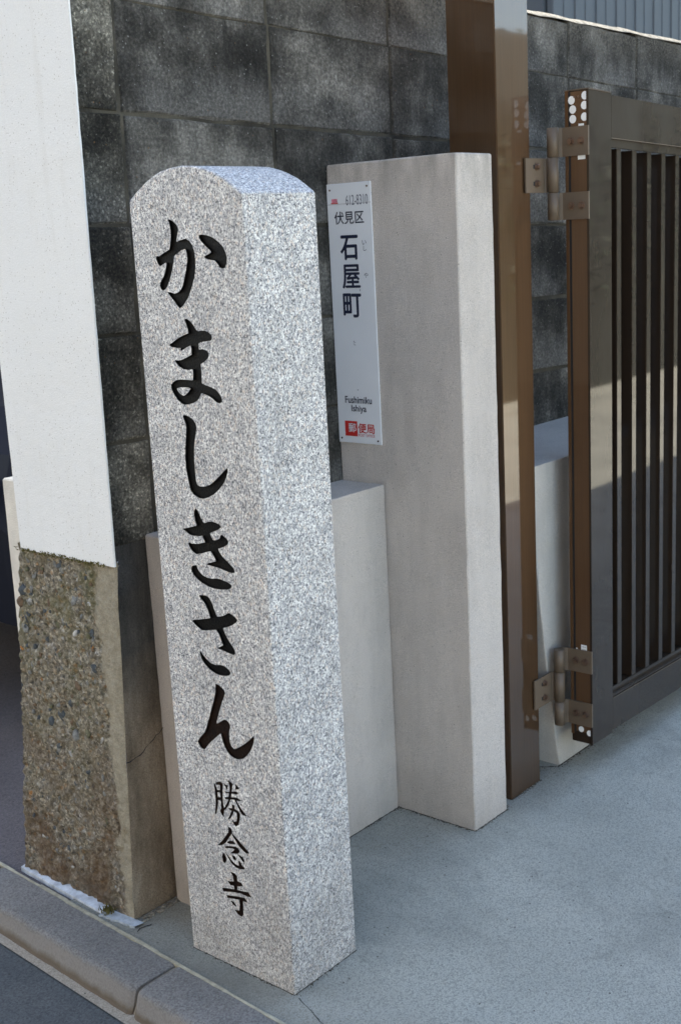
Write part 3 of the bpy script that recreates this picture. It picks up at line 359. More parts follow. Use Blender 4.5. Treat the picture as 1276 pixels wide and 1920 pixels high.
# kerb: one root, each kerbstone a part, all sharing one mesh
kerb = empty('kerb', (0, .4, 0)); kerb['kind'] = 'structure'
kerb.rotation_euler.z = -math.atan(SL)
prof = [(-.165, -.10), (-.165, -.047), (-.162, -.043), (-.150, -.0065), (-.147, -.0022), (-.142, .0004), (-.130, .0014), (-.054, .0020), (-.0535, -.10)]
bm = bmesh.new(); N = 60; L = .592
rings = []
for k in range(N+1):
    y = -L/2+L*k/N; e = min(k, N-k); ins = .0035 if e == 0 else 0
    yy = y
    ring = []
    for i, (x, z) in enumerate(prof):
        j = noise.noise(Vector((x*30, y*22, z*40)))*.0018+noise.noise(Vector((x*120, y*90, z*120)))*.0012
        if 0 < i < len(prof)-1: x2, z2 = x+ins+j, z-ins*.8+j*.7
        else: x2, z2 = x, z
        ring.append(bm.verts.new((x2, yy, z2)))
    rings.append(ring)
for k in range(N):
    for i in range(len(prof)):
        bm.faces.new((rings[k][i], rings[k][(i+1) % len(prof)], rings[k+1][(i+1) % len(prof)], rings[k+1][i]))
bm.faces.new(rings[0]); bm.faces.new(rings[-1][::-1])
ks0 = done('kerbstone', bm, MAT['kerb'], kerb, smooth=False); ks0.location = (0, .24-.4-.3, 0)
for k in range(-9, 12):
    if k == -1: continue
    c = ks0.copy(); COL.objects.link(c); c.parent = kerb; c.location = (0, .24-.4+.3+.6*k, 0)
bm = bmesh.new(); add_prism(bm, [(-.160, -.09), (-.156, -.047), (-.138, -.017), (-.128, -.007), (-.056, -.004), (-.056, -.09)], 1, -6, 7)
done('joint_filler', bm, MAT['gutter'], kerb)
bm = bmesh.new(); 
for k in range(60):
    y0 = -3+k*.1; a = -.0545+R.uniform(-.0012, .001); 
    add_box(bm, (a, y0-.4, -.01), (-.0475+R.uniform(-.002, .002), y0-.4+.0995, .003))
sj = done('sand_joint', bm, MAT['pale_line'], kerb)

# cracks and crumbs in the driveway near the monument
def ribbon(name, pts, wd, z, m, parent=None):
    bm = bmesh.new(); prev = None
    for i, (x, y) in enumerate(pts):
        a = Vector(pts[max(i-1, 0)]); b = Vector(pts[min(i+1, len(pts)-1)]); d = (b-a).normalized(); n = Vector((-d.y, d.x))*wd*(.4+R.random()*.8)*.5
        cur = (bm.verts.new((x+n.x, y+n.y, z)), bm.verts.new((x-n.x, y-n.y, z)))
        if prev: bm.faces.new((prev[0], cur[0], cur[1], prev[1]))
        prev = cur
    return done(name, bm, m, parent)
pts = [(-.002+R.uniform(-.002, .002)-.004*k, -.012-.011*k+R.uniform(-.002, .002)) for k in range(12)]
ribbon('crack', pts, .0018, .0012, MAT['black'], drive)
pts = [(-.03+.012*k+R.uniform(-.003, .003), .395-.002*k+R.uniform(-.004, .004)) for k in range(4)]
ribbon('crack', pts, .003, .0012, MAT['black'], drive)

# ------------------------------------------------------------------ the granite monument
W, D, H = .2629, .1731, 1.3890
arch = [(.2629, 1.389), (.2600, 1.3935), (.2430, 1.4050), (.2220, 1.4172), (.2010, 1.4270), (.1807, 1.4335), (.155, 1.4375), (.128, 1.4388), (.100, 1.4360), (.0751, 1.4295), (.055, 1.4222), (.0352, 1.4128), (.018, 1.4018), (.0030, 1.3912), (0, 1.388)]
outline = [(0, -.05), (W, -.05)] + arch                 # (y, z) seen from the lane
cy, cz = W/2, .70
def inset(p, d): return (p[0]+(d if p[0] < cy else -d)*min(1, abs(p[0]-cy)/.09), p[1]-(d if p[1] > 1.3 else 0))
mon = empty('stone_monument', (0, 0, 0), label='tall speckled grey granite marker pillar with rounded top and black carved writing', cat='stone marker')
def filled(name, loops):
    cu = bpy.data.curves.new(name, 'CURVE'); cu.dimensions = '2D'; cu.fill_mode = 'BOTH'
    for lp in loops:
        s = cu.splines.new('POLY'); s.points.add(len(lp)-1); s.use_cyclic_u = True
        for q, (a, b) in zip(s.points, lp): q.co = (a, b, 0, 1)
    o = bpy.data.objects.new(name, cu); COL.objects.link(o)
    me = bpy.data.meshes.new_from_object(o.evaluated_get(bpy.context.evaluated_depsgraph_get()))
    bpy.data.objects.remove(o); bpy.data.curves.remove(cu); return me
mm = lambda lp: [(a/1000, b/1000) for a, b in lp]
front_out = [inset(p, .0018) for p in outline]
fm = filled('tmp', [front_out] + [mm(l) for ch in LETTERS.values() for l in ch])
bm = bmesh.new()
for p in fm.polygons:
    pass
vs_ = [bm.verts.new((0, v.co.x, v.co.y)) for v in fm.vertices]
for p in fm.polygons: bm.faces.new([vs_[i] for i in p.vertices])
A = [bm.verts.new((0, a, b)) for a, b in front_out]; B = [bm.verts.new((.0018, a, b)) for a, b in outline]
Cc = [bm.verts.new((D-.0018, a, b)) for a, b in outline]; E = [bm.verts.new((D, a, b)) for a, b in front_out]
n = len(outline)
for P, Q in ((A, B), (B, Cc), (Cc, E)):
    for i in range(n): bm.faces.new((P[i], P[(i+1) % n], Q[(i+1) % n], Q[i]))
bm.faces.new(E)
bmesh.ops.remove_doubles(bm, verts=bm.verts[:], dist=1e-5)
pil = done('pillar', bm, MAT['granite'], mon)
def offs(lp, d):
    """move a closed loop towards the inside of the stroke"""
    out = []; n = len(lp)
    for i in range(n):
        a = Vector(lp[i-1]); b = Vector(lp[i]); c = Vector(lp[(i+1) % n]); t = (c-a)
        if t.length < 1e-9: out.append(tuple(b)); continue
        t.normalize(); out.append((b.x-t.y*d, b.y+t.x*d))
    return out
for k, ch in LETTERS.items():
    dep = .0045 if k in ('ka', 'ma', 'shi', 'ki', 'sa', 'n') else .003
    loops = [mm(l) for l in ch]
    fl = filled('tmp', loops)
    bm = bmesh.new()
    vv2 = [bm.verts.new((dep, v.co.x, v.co.y)) for v in fl.vertices]
    for p in fl.polygons: bm.faces.new([vv2[i] for i in p.vertices])
    for lp in loops:
        a = [bm.verts.new((-.0001, y, z)) for y, z in lp]; b = [bm.verts.new((dep+.0001, y, z)) for y, z in lp]
        for i in range(len(lp)): bm.faces.new((a[i], a[(i+1) % len(lp)], b[(i+1) % len(lp)], b[i]))
    done('carved_letter', bm, MAT['paint2' if k in ('n', 'shou', 'nen', 'ji') else 'paint'], mon)

# ------------------------------------------------------------------ rendered gate pier with its plinth
def wobbly(name, prof_pts, zlo, zhi, m, parent, nz=40, amp=.0012, topslope=0, lean=None, sub=.03, chip=0):
    """vertical prism with softly uneven edges; prof_pts is a closed plan (x,y)"""
    bm = bmesh.new(); plan = []
    n = len(prof_pts)
    for i in range(n):
        a = Vector(prof_pts[i]); b = Vector(prof_pts[(i+1) % n]); L = (b-a).length; c = .0025
        d = (b-a)/L
        plan.append(a+d*c)
        k = max(1, int(L/sub))
        for j in range(1, k): plan.append(a+(b-a)*j/k)
        plan.append(b-d*c)
    zs = [zlo+(zhi-.003-zlo)*k/nz for k in range(nz+1)]+[zhi]
    rings = []
    cen = sum((Vector(p) for p in prof_pts), Vector((0, 0)))/n
    for iz, z in enumerate(zs):
        ring = []
        for p in plan:
            q = Vector((p.x, p.y, z))
            j = noise.noise_vector(q*24)*amp + noise.noise_vector(q*90)*amp*.5
            s = 0 if iz < len(zs)-1 else .003
            dd = (cen-p).normalized()*s
            x, y = p.x+dd.x+j.x, p.y+dd.y+j.y
            if lean: x, y = lean(x, y, z)
            zz = z+(j.z*.6+topslope*(p.x-prof_pts[0][0]) if iz >= len(zs)-2 else 0)
            ring.append(bm.verts.new((x, y, zz)))
        rings.append(ring)
    for r_, s_ in zip(rings, rings[1:]):
        for i in range(len(plan)): bm.faces.new((r_[i], r_[(i+1) % len(plan)], s_[(i+1) % len(plan)], s_[i]))
    bm.faces.new(rings[-1]); bm.faces.new(rings[0][::-1])
    return done(name, bm, m, parent)
pier = empty('gate_pier', (.6916, .0796, 0), label='pale cement-rendered gate pier carrying the street name plate', cat='gate pier')
PX, PY, PW, HP, YW = .6916, .0796, .1306, 1.4669, .4204
def P_(o, root):
    o.matrix_parent_inverse = root.matrix_world.inverted() if False else Matrix.Translation(-Vector(root.location)); return o
P_(wobbly('pier_body', [(PX, PY), (PX+PW, PY), (PX+PW, YW-.002), (PX, YW-.002)], -.03, HP, MAT['stucco'], pier, amp=.0011), pier)
plinth = wobbly('low_plinth', [(.100, .2953), (PX-.001, .2953), (PX-.001, YW-.002), (.100, YW-.002)], -.03, .7754, MAT['stucco'], None, amp=.0011)
tag(plinth, 'low pale rendered plinth against the block wall behind the granite marker', 'plinth')
def lean2(x, y, z):
    t = max(0, min(1, 1-z/.775)); return (x+(.108*t**1.5*(1.9-x)/.91 if x < 1.9 else 0) + 0, y)
pl2 = wobbly('low_plinth', [(.990, .1015), (8.5, .1015), (8.5, YW-.002), (.990, YW-.002)], -.03, .7754, MAT['stucco2'], None, nz=24, amp=.0014, sub=.09, lean=lean2)
tag(pl2, 'wide low rendered plinth behind the open bronze gate', 'plinth')

# ------------------------------------------------------------------ block wall
wall = empty('block_wall', (.035, YW, 0), label='dark weathered concrete block wall running behind the granite marker and the gate', cat='block wall')
WX0, TILT = .135, .025
def block_mesh(wd, ht, dp=.12, seed=0):
    rr = random.Random(seed); g = bmesh.new(); nx = max(2, int(wd/.05)); nz = 4
    def j(a): return rr.uniform(-a, a)
    # front face grid with chamfer; origin at the centre of the front face
    gx = [-wd/2+wd*i/nx for i in range(nx+1)]; gz = [-ht/2+ht*i/nz for i in range(nz+1)]
    G = [[g.verts.new((x+j(.0007), j(.0004)+(.0035 if i in (0, nx) or k in (0, nz) else 0), z+j(.0007))) for i, x in enumerate(gx)] for k, z in enumerate(gz)]
    c = .004
    G2 = [[None]*(nx+1) for _ in range(nz+1)]
    for k in range(nz):
        for i in range(nx): g.faces.new((G[k][i], G[k][i+1], G[k+1][i+1], G[k+1][i]))
    border = [G[0][i] for i in range(nx+1)]+[G[k][nx] for k in range(1, nz+1)]+[G[nz][i] for i in range(nx-1, -1, -1)]+[G[k][0] for k in range(nz-1, 0, -1)]
    bk = [g.verts.new((v.co.x, dp, v.co.z)) for v in border]
    n = len(border)
    for i in range(n): g.faces.new((border[i], border[(i+1) % n], bk[(i+1) % n], bk[i]))
    g.faces.new(bk)
    bmesh.ops.recalc_face_normals(g, faces=g.faces[:])
    me = bpy.data.meshes.new('block'); g.to_mesh(me); g.free(); me.materials.append(MAT['block']); return me
# finer front grid: inset row just inside the border so the chamfer stays narrow
def block_mesh2(wd, ht, dp=.12, seed=0):
    rr = random.Random(seed); g = bmesh.new()
    c = .0045
    gx = [-wd/2, -wd/2+c] + [-wd/2+wd*i/5 for i in range(1, 5)] + [wd/2-c, wd/2]; gz = [-ht/2, -ht/2+c, -ht/5, 0, ht/5, ht/2-c, ht/2]
    if wd < .2: gx = [-wd/2, -wd/2+c, 0, wd/2-c, wd/2]
    nx, nz = len(gx)-1, len(gz)-1
    j = lambda a: rr.uniform(-a, a)
    G = [[g.verts.new((x+j(.0017), (.0048+j(.0018) if i in (0, nx) or k in (0, nz) else j(.0004)), z+j(.0017))) for i, x in enumerate(gx)] for k, z in enumerate(gz)]
    for k in range(nz):
        for i in range(nx): g.faces.new((G[k][i], G[k][i+1], G[k+1][i+1], G[k+1][i]))
    cor = [(-wd/2, -ht/2), (wd/2, -ht/2), (wd/2, ht/2), (-wd/2, ht/2)]
    border = [G[0][i] for i in range(nx+1)]+[G[k][nx] for k in range(1, nz+1)]+[G[nz][i] for i in range(nx-1, -1, -1)]+[G[k][0] for k in range(nz-1, 0, -1)]
    bk = [g.verts.new((v.co.x, dp, v.co.z)) for v in border]; n = len(border)
    for i in range(n): g.faces.new((border[i], border[(i+1) % n], bk[(i+1) % n], bk[i]))
    g.faces.new(bk); bmesh.ops.recalc_face_normals(g, faces=g.faces[:])
    me = bpy.data.meshes.new('block'); g.to_mesh(me); g.free(); me.materials.append(MAT['block']); return me
wide = [block_mesh2(.3955, .1940, seed=s) for s in range(6)]; narrow = [block_mesh2(.124, .1945, seed=20+s) for s in range(3)]
capm = [block_mesh2(.3935, .150, seed=40+s) for s in range(4)]; capn = block_mesh2(.124, .150, seed=50)
for q_ in narrow+[capn]: q_.materials[0] = MAT['block_end']
def put(me, x, z):
    o = mesh_obj('block', me, wall); o.matrix_parent_inverse = Matrix.Translation(-Vector(wall.location))
    o.location = (x, YW+R.uniform(-.0012, .0012), z); o.rotation_euler = (R.uniform(-.003, .003), TILT, R.uniform(-.003, .003)); return o
JOINT = 1.5535
for r_ in range(-4, 2):
    zc = JOINT+.198*(r_+.5)
    top = r_ == 1
    if top: zc = 1.744+.004+.084
    for c_ in range(-1, 21):
        if c_ < 0:
            o = put(R.choice(narrow) if not top else capn, .0702, zc+.0012)
            if top: o.location.z -= .009
            continue
        x = WX0+.4*c_+.2
        o = put(R.choice(capm) if top else R.choice(wide), x, zc-TILT*(x-WX0))
        if top:
            o.location.z = 1.744-TILT*(x-WX0)+.004+.0755; 
            o.scale.z = (1.8555-.005*(x-1.6)-(1.744-TILT*(x-WX0)+.006))/.150; o.location.z = 1.744-TILT*(x-WX0)+.004+.075*o.scale.z
bm = bmesh.new()
add_prism(bm, [(.037, .60), (8.5, .60), (8.5, 1.80), (.037, 1.86)], 1, YW+.0032, YW+.117)
o = P_(done('mortar', bm, MAT['mortar'], wall), wall)
# thin sandy cement crest that catches the sun
bm = bmesh.new(); prev = None
for k in range(170):
    x = .04+.05*k; zt = 1.872-.005*(x-1.6)+noise.noise(Vector((x*14, 3, 1)))*.004+noise.noise(Vector((x*45, 7, 1)))*.003
    y0 = YW+.002+noise.noise(Vector((x*30, 1, 5)))*.002
    cur = [bm.verts.new(p) for p in ((x, y0-.0030, zt-.016), (x, y0+.001, zt-.013), (x, y0+.028, zt+.002), (x, y0+.116, zt-.004))]
    if prev:
        for a in range(3): bm.faces.new((prev[a], cur[a], cur[a+1], prev[a+1]))
    prev = cur
P_(done('crest', bm, simple('sandy_wall_crest', (.27, .25, .20), .95, 0, .7, 60, .006), wall), wall)

# footing below the blocks: old aggregate concrete on the lane side, darker on the driveway side
foot = empty('wall_footing', (0, .42, 0), label='old concrete footing under the white wall end, pebbly in front and dark at its side', cat='wall footing')
def fy(z):  # driveway-side face leans
    return .392+(.742-z)*.050
NY, NZ = 84, 150
bm = bmesh.new(); G = []
for k in range(NZ+1):
    z = -.02+(.752+.02)*k/NZ; y0 = fy(z); y1 = .700+(.742-z)*.125; row = []
    for i in range(NY+1):
        t = i/NY; y = y0+(y1-y0)*t; q = Vector((0, y, z))
        rough = max(0, min(1, (y+noise.noise(q*14)*.05-.452)/.01))
        x = -.010*(1-z/.742) + .004 + noise.noise(q*9)*.004
        x += rough*(.004+abs(noise.noise(q*38))*.010-.004+noise.noise(q*95)*.0045+noise.noise(q*180)*.002) + (1-rough)*noise.noise(q*120)*.0006
        if t == 0: x += .002
        zz = z
        if k == NZ: zz += -.012*(1-t)*0 + noise.noise(Vector((5, y*25, 1)))*.004 + (-.015 + .010*t)
        row.append(bm.verts.new((x, y, zz)))
    G.append(row)
for k in range(NZ):
    for i in range(NY): bm.faces.new((G[k][i], G[k][i+1], G[k+1][i+1], G[k+1][i]))
for f in bm.faces: f.smooth = True
# top and far side
tb = [bm.verts.new((.012, v.co.y, v.co.z+.002)) for v in G[NZ]]
for i in range(NY): bm.faces.new((G[NZ][i], G[NZ][i+1], tb[i+1], tb[i]))
sb = [bm.verts.new((.14, r_[NY].co.y, r_[NY].co.z)) for r_ in G]
for k in range(NZ): bm.faces.new((G[k][NY], G[k+1][NY], sb[k+1], sb[k]))
P_(done('aggregate_face', bm, MAT['rubble'], foot), foot)
bm = bmesh.new(); G2 = []
for k in range(61):
    z = -.02+(.775)*k/60; row = []
    for i in range(21):
        x0 = -.010*(1-z/.742)+.0055; x = x0+(.34-x0)*i/20; q = Vector((x, .4, z))
        y = fy(z)+(.4204+.002-fy(z))*min(1, max(0, (x-x0)/.10))*max(0, z/.75) + noise.noise(q*30)*.0015
        t2 = min(1, max(0, (z-.672+noise.noise(q*22)*.02)/.07)); t2 = t2*t2*(3-2*t2); y = y*(1-t2)+.4228*t2
        zz = z
        if k == 60: zz = .742+.10*min(x, .12)+noise.noise(q*60)*.004
        row.append(bm.verts.new((x, y, min(zz, .768))))
    G2.append(row)
for k in range(60):
    for i in range(20): bm.faces.new((G2[k][i], G2[k][i+1], G2[k+1][i+1], G2[k+1][i]))
top = [bm.verts.new((v.co.x, .4235, .768+noise.noise(v.co*50)*.003)) for v in G2[60]]
for i in range(20): bm.faces.new((G2[60][i], G2[60][i+1], top[i+1], top[i]))
for f in bm.faces: f.smooth = True
P_(done('dark_side_face', bm, MAT['footing'], foot), foot)
def vribbon(name, pts, wd, m, parent):
    bm = bmesh.new(); prev = None
    for i, p in enumerate(pts):
        p = Vector(p); q = Vector(pts[min(i+1, len(pts)-1)]) - Vector(pts[max(0, i-1)]); n = Vector((0, 1, 0)) if abs(q.y) < abs(q.x) else Vector((1, 0, 0))
        s = q.normalized().cross(n)*wd*.5*(.3+R.random())
        cur = (bm.verts.new(p+s), bm.verts.new(p-s))
        if prev: bm.faces.new((prev[0], cur[0], cur[1], prev[1]))
        prev = cur
    return done(name, bm, m, parent)
cr = []
for k in range(16):
    x = -.002+k*.0075; z = .345+ .045*(max(0, k-4)/12)**1.0+R.uniform(-.003, .003); t = min(1, max(0, x/.10))*max(0, z/.75)
    cr.append((x, fy(z)+(.4224-fy(z))*t-.0022, z))
P_(vribbon('crack', cr, .0022, MAT['black'], foot), foot)
# pebbles bedded in the lane-side face
pm = [simple('pebble_%s' % c, v, .85, 0, .45, 120, .002) for c, v in (('slate', (.060, .070, .075)), ('grey', (.17, .17, .155)), ('tan', (.24, .19, .125)), ('white', (.36, .35, .32)), ('orange', (.30, .14, .045)), ('olive', (.12, .115, .065)), ('brown', (.13, .085, .05)))]
pme = []
for s in range(5):
    for m in pm:
        g = bmesh.new(); bmesh.ops.create_icosphere(g, subdivisions=2, radius=1)
        for v in g.verts: v.co *= 1+noise.noise(v.co*1.0+Vector((s*9, 0, 0)))*.8
        for f in g.faces: f.smooth = True
        me = bpy.data.meshes.new('pebble'); g.to_mesh(me); g.free(); me.materials.append(m); pme.append(me)
wts = [6, 6, 5, 1.4, .8, 4, 4]
for k in range(280):
    z = R.uniform(.05, .725) if k > 90 else R.uniform(.35, .72)
    y = R.uniform(.475, .70+(.742-z)*.12)
    m = R.choices(range(7), wts)[0]; me = pme[R.randrange(5)*7+m]
    r_ = R.uniform(.0025, .0058)*(1.2 if k < 30 else 1)
    if k < 16: r_ = R.uniform(.006, .0105)
    o = mesh_obj('pebble', me, foot); o.matrix_parent_inverse = Matrix.Translation(-Vector(foot.location))
    o.location = (-.010*(1-z/.742)+.0045+noise.noise(Vector((0, y, z))*9)*.004+.003, y, z)
    o.scale = (r_*.6, r_*R.uniform(.8, 1.5), r_*R.uniform(.7, 1.2)); o.rotation_euler = (R.uniform(0, 3), R.uniform(-.3, .3), R.uniform(-.3, .3))
# crumbs of mortar along its foot, white-washed skirt, a tuft of moss
bm = bmesh.new(); 
def skirt(bm, pts_in, pts_out, h):
    a = [bm.verts.new((x, y, h*(.85+.2*R.random()))) for x, y in pts_in]; b = [bm.verts.new((x, y, .0045)) for x, y in pts_out]; c = [bm.verts.new((x, y, -.01)) for x, y in pts_out]
    for i in range(len(a)-1):
        bm.faces.new((a[i], a[i+1], b[i+1], b[i])); bm.faces.new((b[i], b[i+1], c[i+1], c[i]))
n_ = 26
skirt(bm, [(.010+R.uniform(-.001, .001), .80-.30*k/n_) for k in range(n_+1)], [(-.011-.017*(k/n_)+R.uniform(-.0005, .0005), .80-.30*k/n_) for k in range(n_+1)], .008)
P_(done('whitewash_skirt', bm, MAT['skirt'], foot), foot)
bm = bmesh.new()
skirt(bm, [(-.010+.0006*k, .50-.009*k) for k in range(12)], [(-.037+.0012*k+R.uniform(-.002, .002), .50-.0085*k) for k in range(12)], .0055)
P_(done('whitewash_skirt', bm, simple('bluish_cement_patch', (.36, .40, .43), .9, 0, .3, 60, .003), foot), foot)
bm = bmesh.new()
for k in range(90):
    t = R.random(); x = -.012+.125*t; y = .418+R.uniform(-.010, .004); s = R.uniform(.0015, .0052)
    g = bmesh.new(); bmesh.ops.create_icosphere(g, subdivisions=1, radius=s, matrix=Matrix.Translation((x, y, s*.4)) @ Matrix.Diagonal((1.2, 1, .7, 1)) @ Matrix.Rotation(R.random()*3, 4, 'X')); merge(bm, g)
o = P_(done('crumbs', bm, simple('mortar_crumbs', (.22, .20, .16), .95, 0, .6, 120, .002), foot), foot); o['kind'] = 'stuff'
bm = bmesh.new()
for k in range(160):
    x = -.022+R.gauss(0, .006); y = .492+R.gauss(0, .008); s = R.uniform(.002, .005); a = R.random()*6.28
    v = [bm.verts.new((x+math.cos(a+t)*s*.5, y+math.sin(a+t)*s*.5, R.uniform(.006, .014)+(s*1.6 if t == 0 else 0))) for t in (0, 2.1, 4.2)]
    bm.faces.new(v)
o = P_(done('moss_tuft', bm, MAT['moss'], foot), foot); o['kind'] = 'stuff'
# vertical dirty seam at the pier and wall meeting
# white plastered end of the wall
post = empty('white_wall_end', (0, .53, .75), label='white plastered end post of the wall above the pebbly footing', cat='wall end')
bm = bmesh.new(); rows = []
NZ2 = 70
for k in range(NZ2+1):
    z = .738+(2.30-.738)*k/NZ2; t = (z-.742)/(1.73-.742)
    y0 = .392-.019*t+noise.noise(Vector((z*45, 2, 3)))*.0012+noise.noise(Vector((z*12, 9, 3)))*.001; y1 = .686+noise.noise(Vector((z*40, 4, 8)))*.0012+.012*t*0
    zz = z
    row = [bm.verts.new((.004+noise.noise(Vector((z*60, 5, 5)))*.001, y0, zz-.0)), bm.verts.new((.0012, y0+.0006, zz)), bm.verts.new((0, y0+.004, zz))]
    for i in range(1, 12):
        y = y0+.004+(y1-.008-y0)*i/12; row.append(bm.verts.new((noise.noise(Vector((y*9, z*9, 1)))*.0012, y, zz)))
    row += [bm.verts.new((0, y1-.003, zz)), bm.verts.new((.002, y1, zz)), bm.verts.new((.30, y1, zz))]
    rows.append(row)
for v in rows[0]: v.co.z += -.004*(v.co.y-.53)*0 + noise.noise(Vector((v.co.y*40, 1, 1)))*.003
for a, b in zip(rows, rows[1:]):
    for i in range(len(a)-1): bm.faces.new((a[i], a[i+1], b[i+1], b[i]))
bm.faces.new(rows[0][::-1]); bm.faces.new(rows[-1])
P_(done('plaster', bm, MAT['white'], post), post)
P_(box('core', (.014, YW+.014, .70), (.036, .680, 2.29), MAT['mortar'], post), post)
bm = bmesh.new()
for k in range(260):
    y = R.uniform(.405, .70); s = R.uniform(.001, .0035); z = .733-(y-.40)*.0+R.uniform(-.003, .004)+.004
    a = R.random()*3
    v = [bm.verts.new((R.uniform(-.006, .001)+math.cos(a+t)*s*.5, y+math.sin(a+t)*s*.6, z+(s*1.3 if t == 0 else 0))) for t in (0, 2.1, 4.2)]
    bm.faces.new(v)
o = P_(done('moss_fringe', bm, MAT['moss'], foot), foot); o['kind'] = 'stuff'
# low white wall on the alley side
lw = wobbly('low_white_wall', [(.034, .6895), (.125, .6895), (.125, .772), (.034, .772)], -.02, .868, simple('dirty_white_plaster', (.70, .66, .58), .9, 0, .16, 14, .003), None, nz=30, amp=.001,
    lean=lambda x, y, z: (x-.009*(1-z/.868) if x < .08 else x, y+(.045*max(0, 1-z/.45) if y > .73 else 0)))
tag(lw, 'low white plastered wall stub left of the pebbly footing', 'low wall')

# grit, soil and dark seams where the walls and the marker meet the concrete
grit_m = [simple('soil_grit', (.075, .066, .050), .95, 0, .6, 150, .002), simple('pale_grit', (.40, .38, .33), .9, 0, .5, 150, .001)]
def grains(bm, x, y, z, s, mi):
    g = bmesh.new(); bmesh.ops.create_icosphere(g, subdivisions=1, radius=s, matrix=Matrix.Translation((x, y, z)) @ Matrix.Rotation(R.random()*3, 4, 'Z') @ Matrix.Diagonal((1.3, .9, .6, 1)))
    merge(bm, g, mi)
bm = bmesh.new()
def along(p, q, n, spread, out, smin=.0006, smax=.0022):
    p, q = Vector(p), Vector(q)
    for _ in range(n):
        t = R.random(); c = p+(q-p)*t
        if noise.noise(Vector((c.x*18, c.y*18, 2))) < -.12: continue
        d = abs(R.gauss(0, spread)); grains(bm, c.x+out[0]*d, c.y+out[1]*d, .0006, R.uniform(smin, smax)*(1 if d < spread else .6), 0 if R.random() < .8 else 1)
along((0, 0), (D, 0), 70, .004, (0, -1)); along((0, 0), (0, W), 110, .004, (-1, 0))
along((PX, .0796), (PX, .2953), 170, .006, (-1, 0)); along((PX, .0796), (PX+PW, .0796), 90, .005, (0, -1)); along((.18, .2953), (PX, .2953), 320, .007, (0, -1))
along((PX+PW, .09), (PX+PW+.05, .10), 90, .008, (0, -1)); along((.868, .096), (.998, .096), 90, .005, (0, -1)); along((1.0, .20), (1.09, .10), 90, .008, (-.5, -.8)); along((1.09, .10), (1.7, .10), 260, .010, (0, -1))
for _ in range(420):
    x, y = R.uniform(.05, 2.4), R.uniform(-1.1, .28)
    grains(bm, x, y, .0005, R.uniform(.0005, .0016), 0 if R.random() < .6 else 1)
o = done('grit', bm, grit_m, drive); o['kind'] = 'stuff'
# thin soil seams
def seam(pts, wd):
    out = []
    for (x0, y0), (x1, y1) in zip(pts, pts[1:]):
        n = max(2, int(math.hypot(x1-x0, y1-y0)/.008))
        out += [(x0+(x1-x0)*i/n+R.uniform(-.0006, .0006), y0+(y1-y0)*i/n+R.uniform(-.0006, .0006)) for i in range(n)]
    out.append(pts[-1]); ribbon('soil_seam', out, wd, .0009, grit_m[0], drive)
seam([(-.0012, W), (-.0012, -.0012), (D, -.0012)], .0022); seam([(.17, .2930), (PX-.002, .2930), (PX-.002, .0775), (PX+PW, .0775)], .0030)
seam([(.866, .0945), (1.0, .0945)], .004); seam([(1.0, .22), (1.088, .0995), (1.7, .0995)], .006)
# ------------------------------------------------------------------ street name plate
plate = empty('street_name_plate', (PX, .357, 1.144), label='long white Kyoto street name plate with navy characters on the gate pier', cat='street sign')
SX = PX-.0035
def T(txt, y, z, wd, ht, m, bold=0, name='lettering', lift=0):
    """flat print fitted into a box wd x ht centred on (y, z)"""
    cu = bpy.data.curves.new('t', 'FONT'); cu.body = txt; cu.size = .05; cu.fill_mode = 'FRONT'
    o = bpy.data.objects.new('t', cu); COL.objects.link(o)
    me = bpy.data.meshes.new_from_object(o.evaluated_get(bpy.context.evaluated_depsgraph_get()))
    bpy.data.objects.remove(o); bpy.data.curves.remove(cu)
    xs_ = [v.co.x for v in me.vertices]; ys_ = [v.co.y for v in me.vertices]
    cx, cy_, kx_, ky_ = (min(xs_)+max(xs_))/2, (min(ys_)+max(ys_))/2, wd/(max(xs_)-min(xs_)), ht/(max(ys_)-min(ys_))
    out = bmesh.new()
    sh = [(0, 0)] if not bold else [(-bold, 0), (bold, 0), (0, bold), (0, -bold)]
    for q, (da, db) in enumerate(sh):
        vv_ = [out.verts.new((SX-.0004-lift-q*.00004, y-(v.co.x-cx)*kx_-da, z+(v.co.y-cy_)*ky_+db)) for v in me.vertices]
        for p in me.polygons: out.faces.new([vv_[i] for i in p.vertices])
    return P_(done(name, out, m, plate), plate)
bm = bmesh.new(); add_box(bm, (SX, .2955, .8635), (PX-.0006, .4175, 1.4265), .0008)
P_(done('panel', bm, MAT['sign'], plate), plate)
T('612-8310', .334, 1.3905, .060, .021, MAT['grey_print'])
T('伏見区', .3575, 1.3545, .081, .026, MAT['navy'], .0004)
T('石', .3612, 1.2915, .048, .050, MAT['navy'], .0013); T('屋', .3595, 1.2300, .049, .050, MAT['navy'], .0010); T('町', .3600, 1.1680, .049, .050, MAT['navy'], .0012)
T('い', .3190, 1.3010, .011, .0095, MAT['navy']); T('し', .3180, 1.2885, .008, .0105, MAT['navy']); T('や', .3180, 1.2320, .0115, .011, MAT['navy'])
T('た', .3590, 1.0870, .0065, .011, MAT['grey_print'])
T('Fushimiku', .3560, .9610, .075, .0150, MAT['navy'], .0004); T('Ishiya', .3555, .9400, .042, .0185, MAT['navy'], .0004)
def flat(name, y0, y1, z0, z1, m, lift=.0003):
    bm = bmesh.new(); bm.faces.new([bm.verts.new(p) for p in ((SX-lift, y0, z0), (SX-lift, y1, z0), (SX-lift, y1, z1), (SX-lift, y0, z1))])
    return P_(done(name, bm, m, plate), plate)
flat('emblem_field', .3625, .3980, .8790, .9130, MAT['red'])
T('郵', .3770, .8980, .0215, .0200, MAT['signw'], .0002, lift=.0002)
T('便局', .3370, .8980, .0460, .0215, MAT['red'], .0004)
T('POST OFFICE', .3370, .8822, .0460, .0060, MAT['red'])
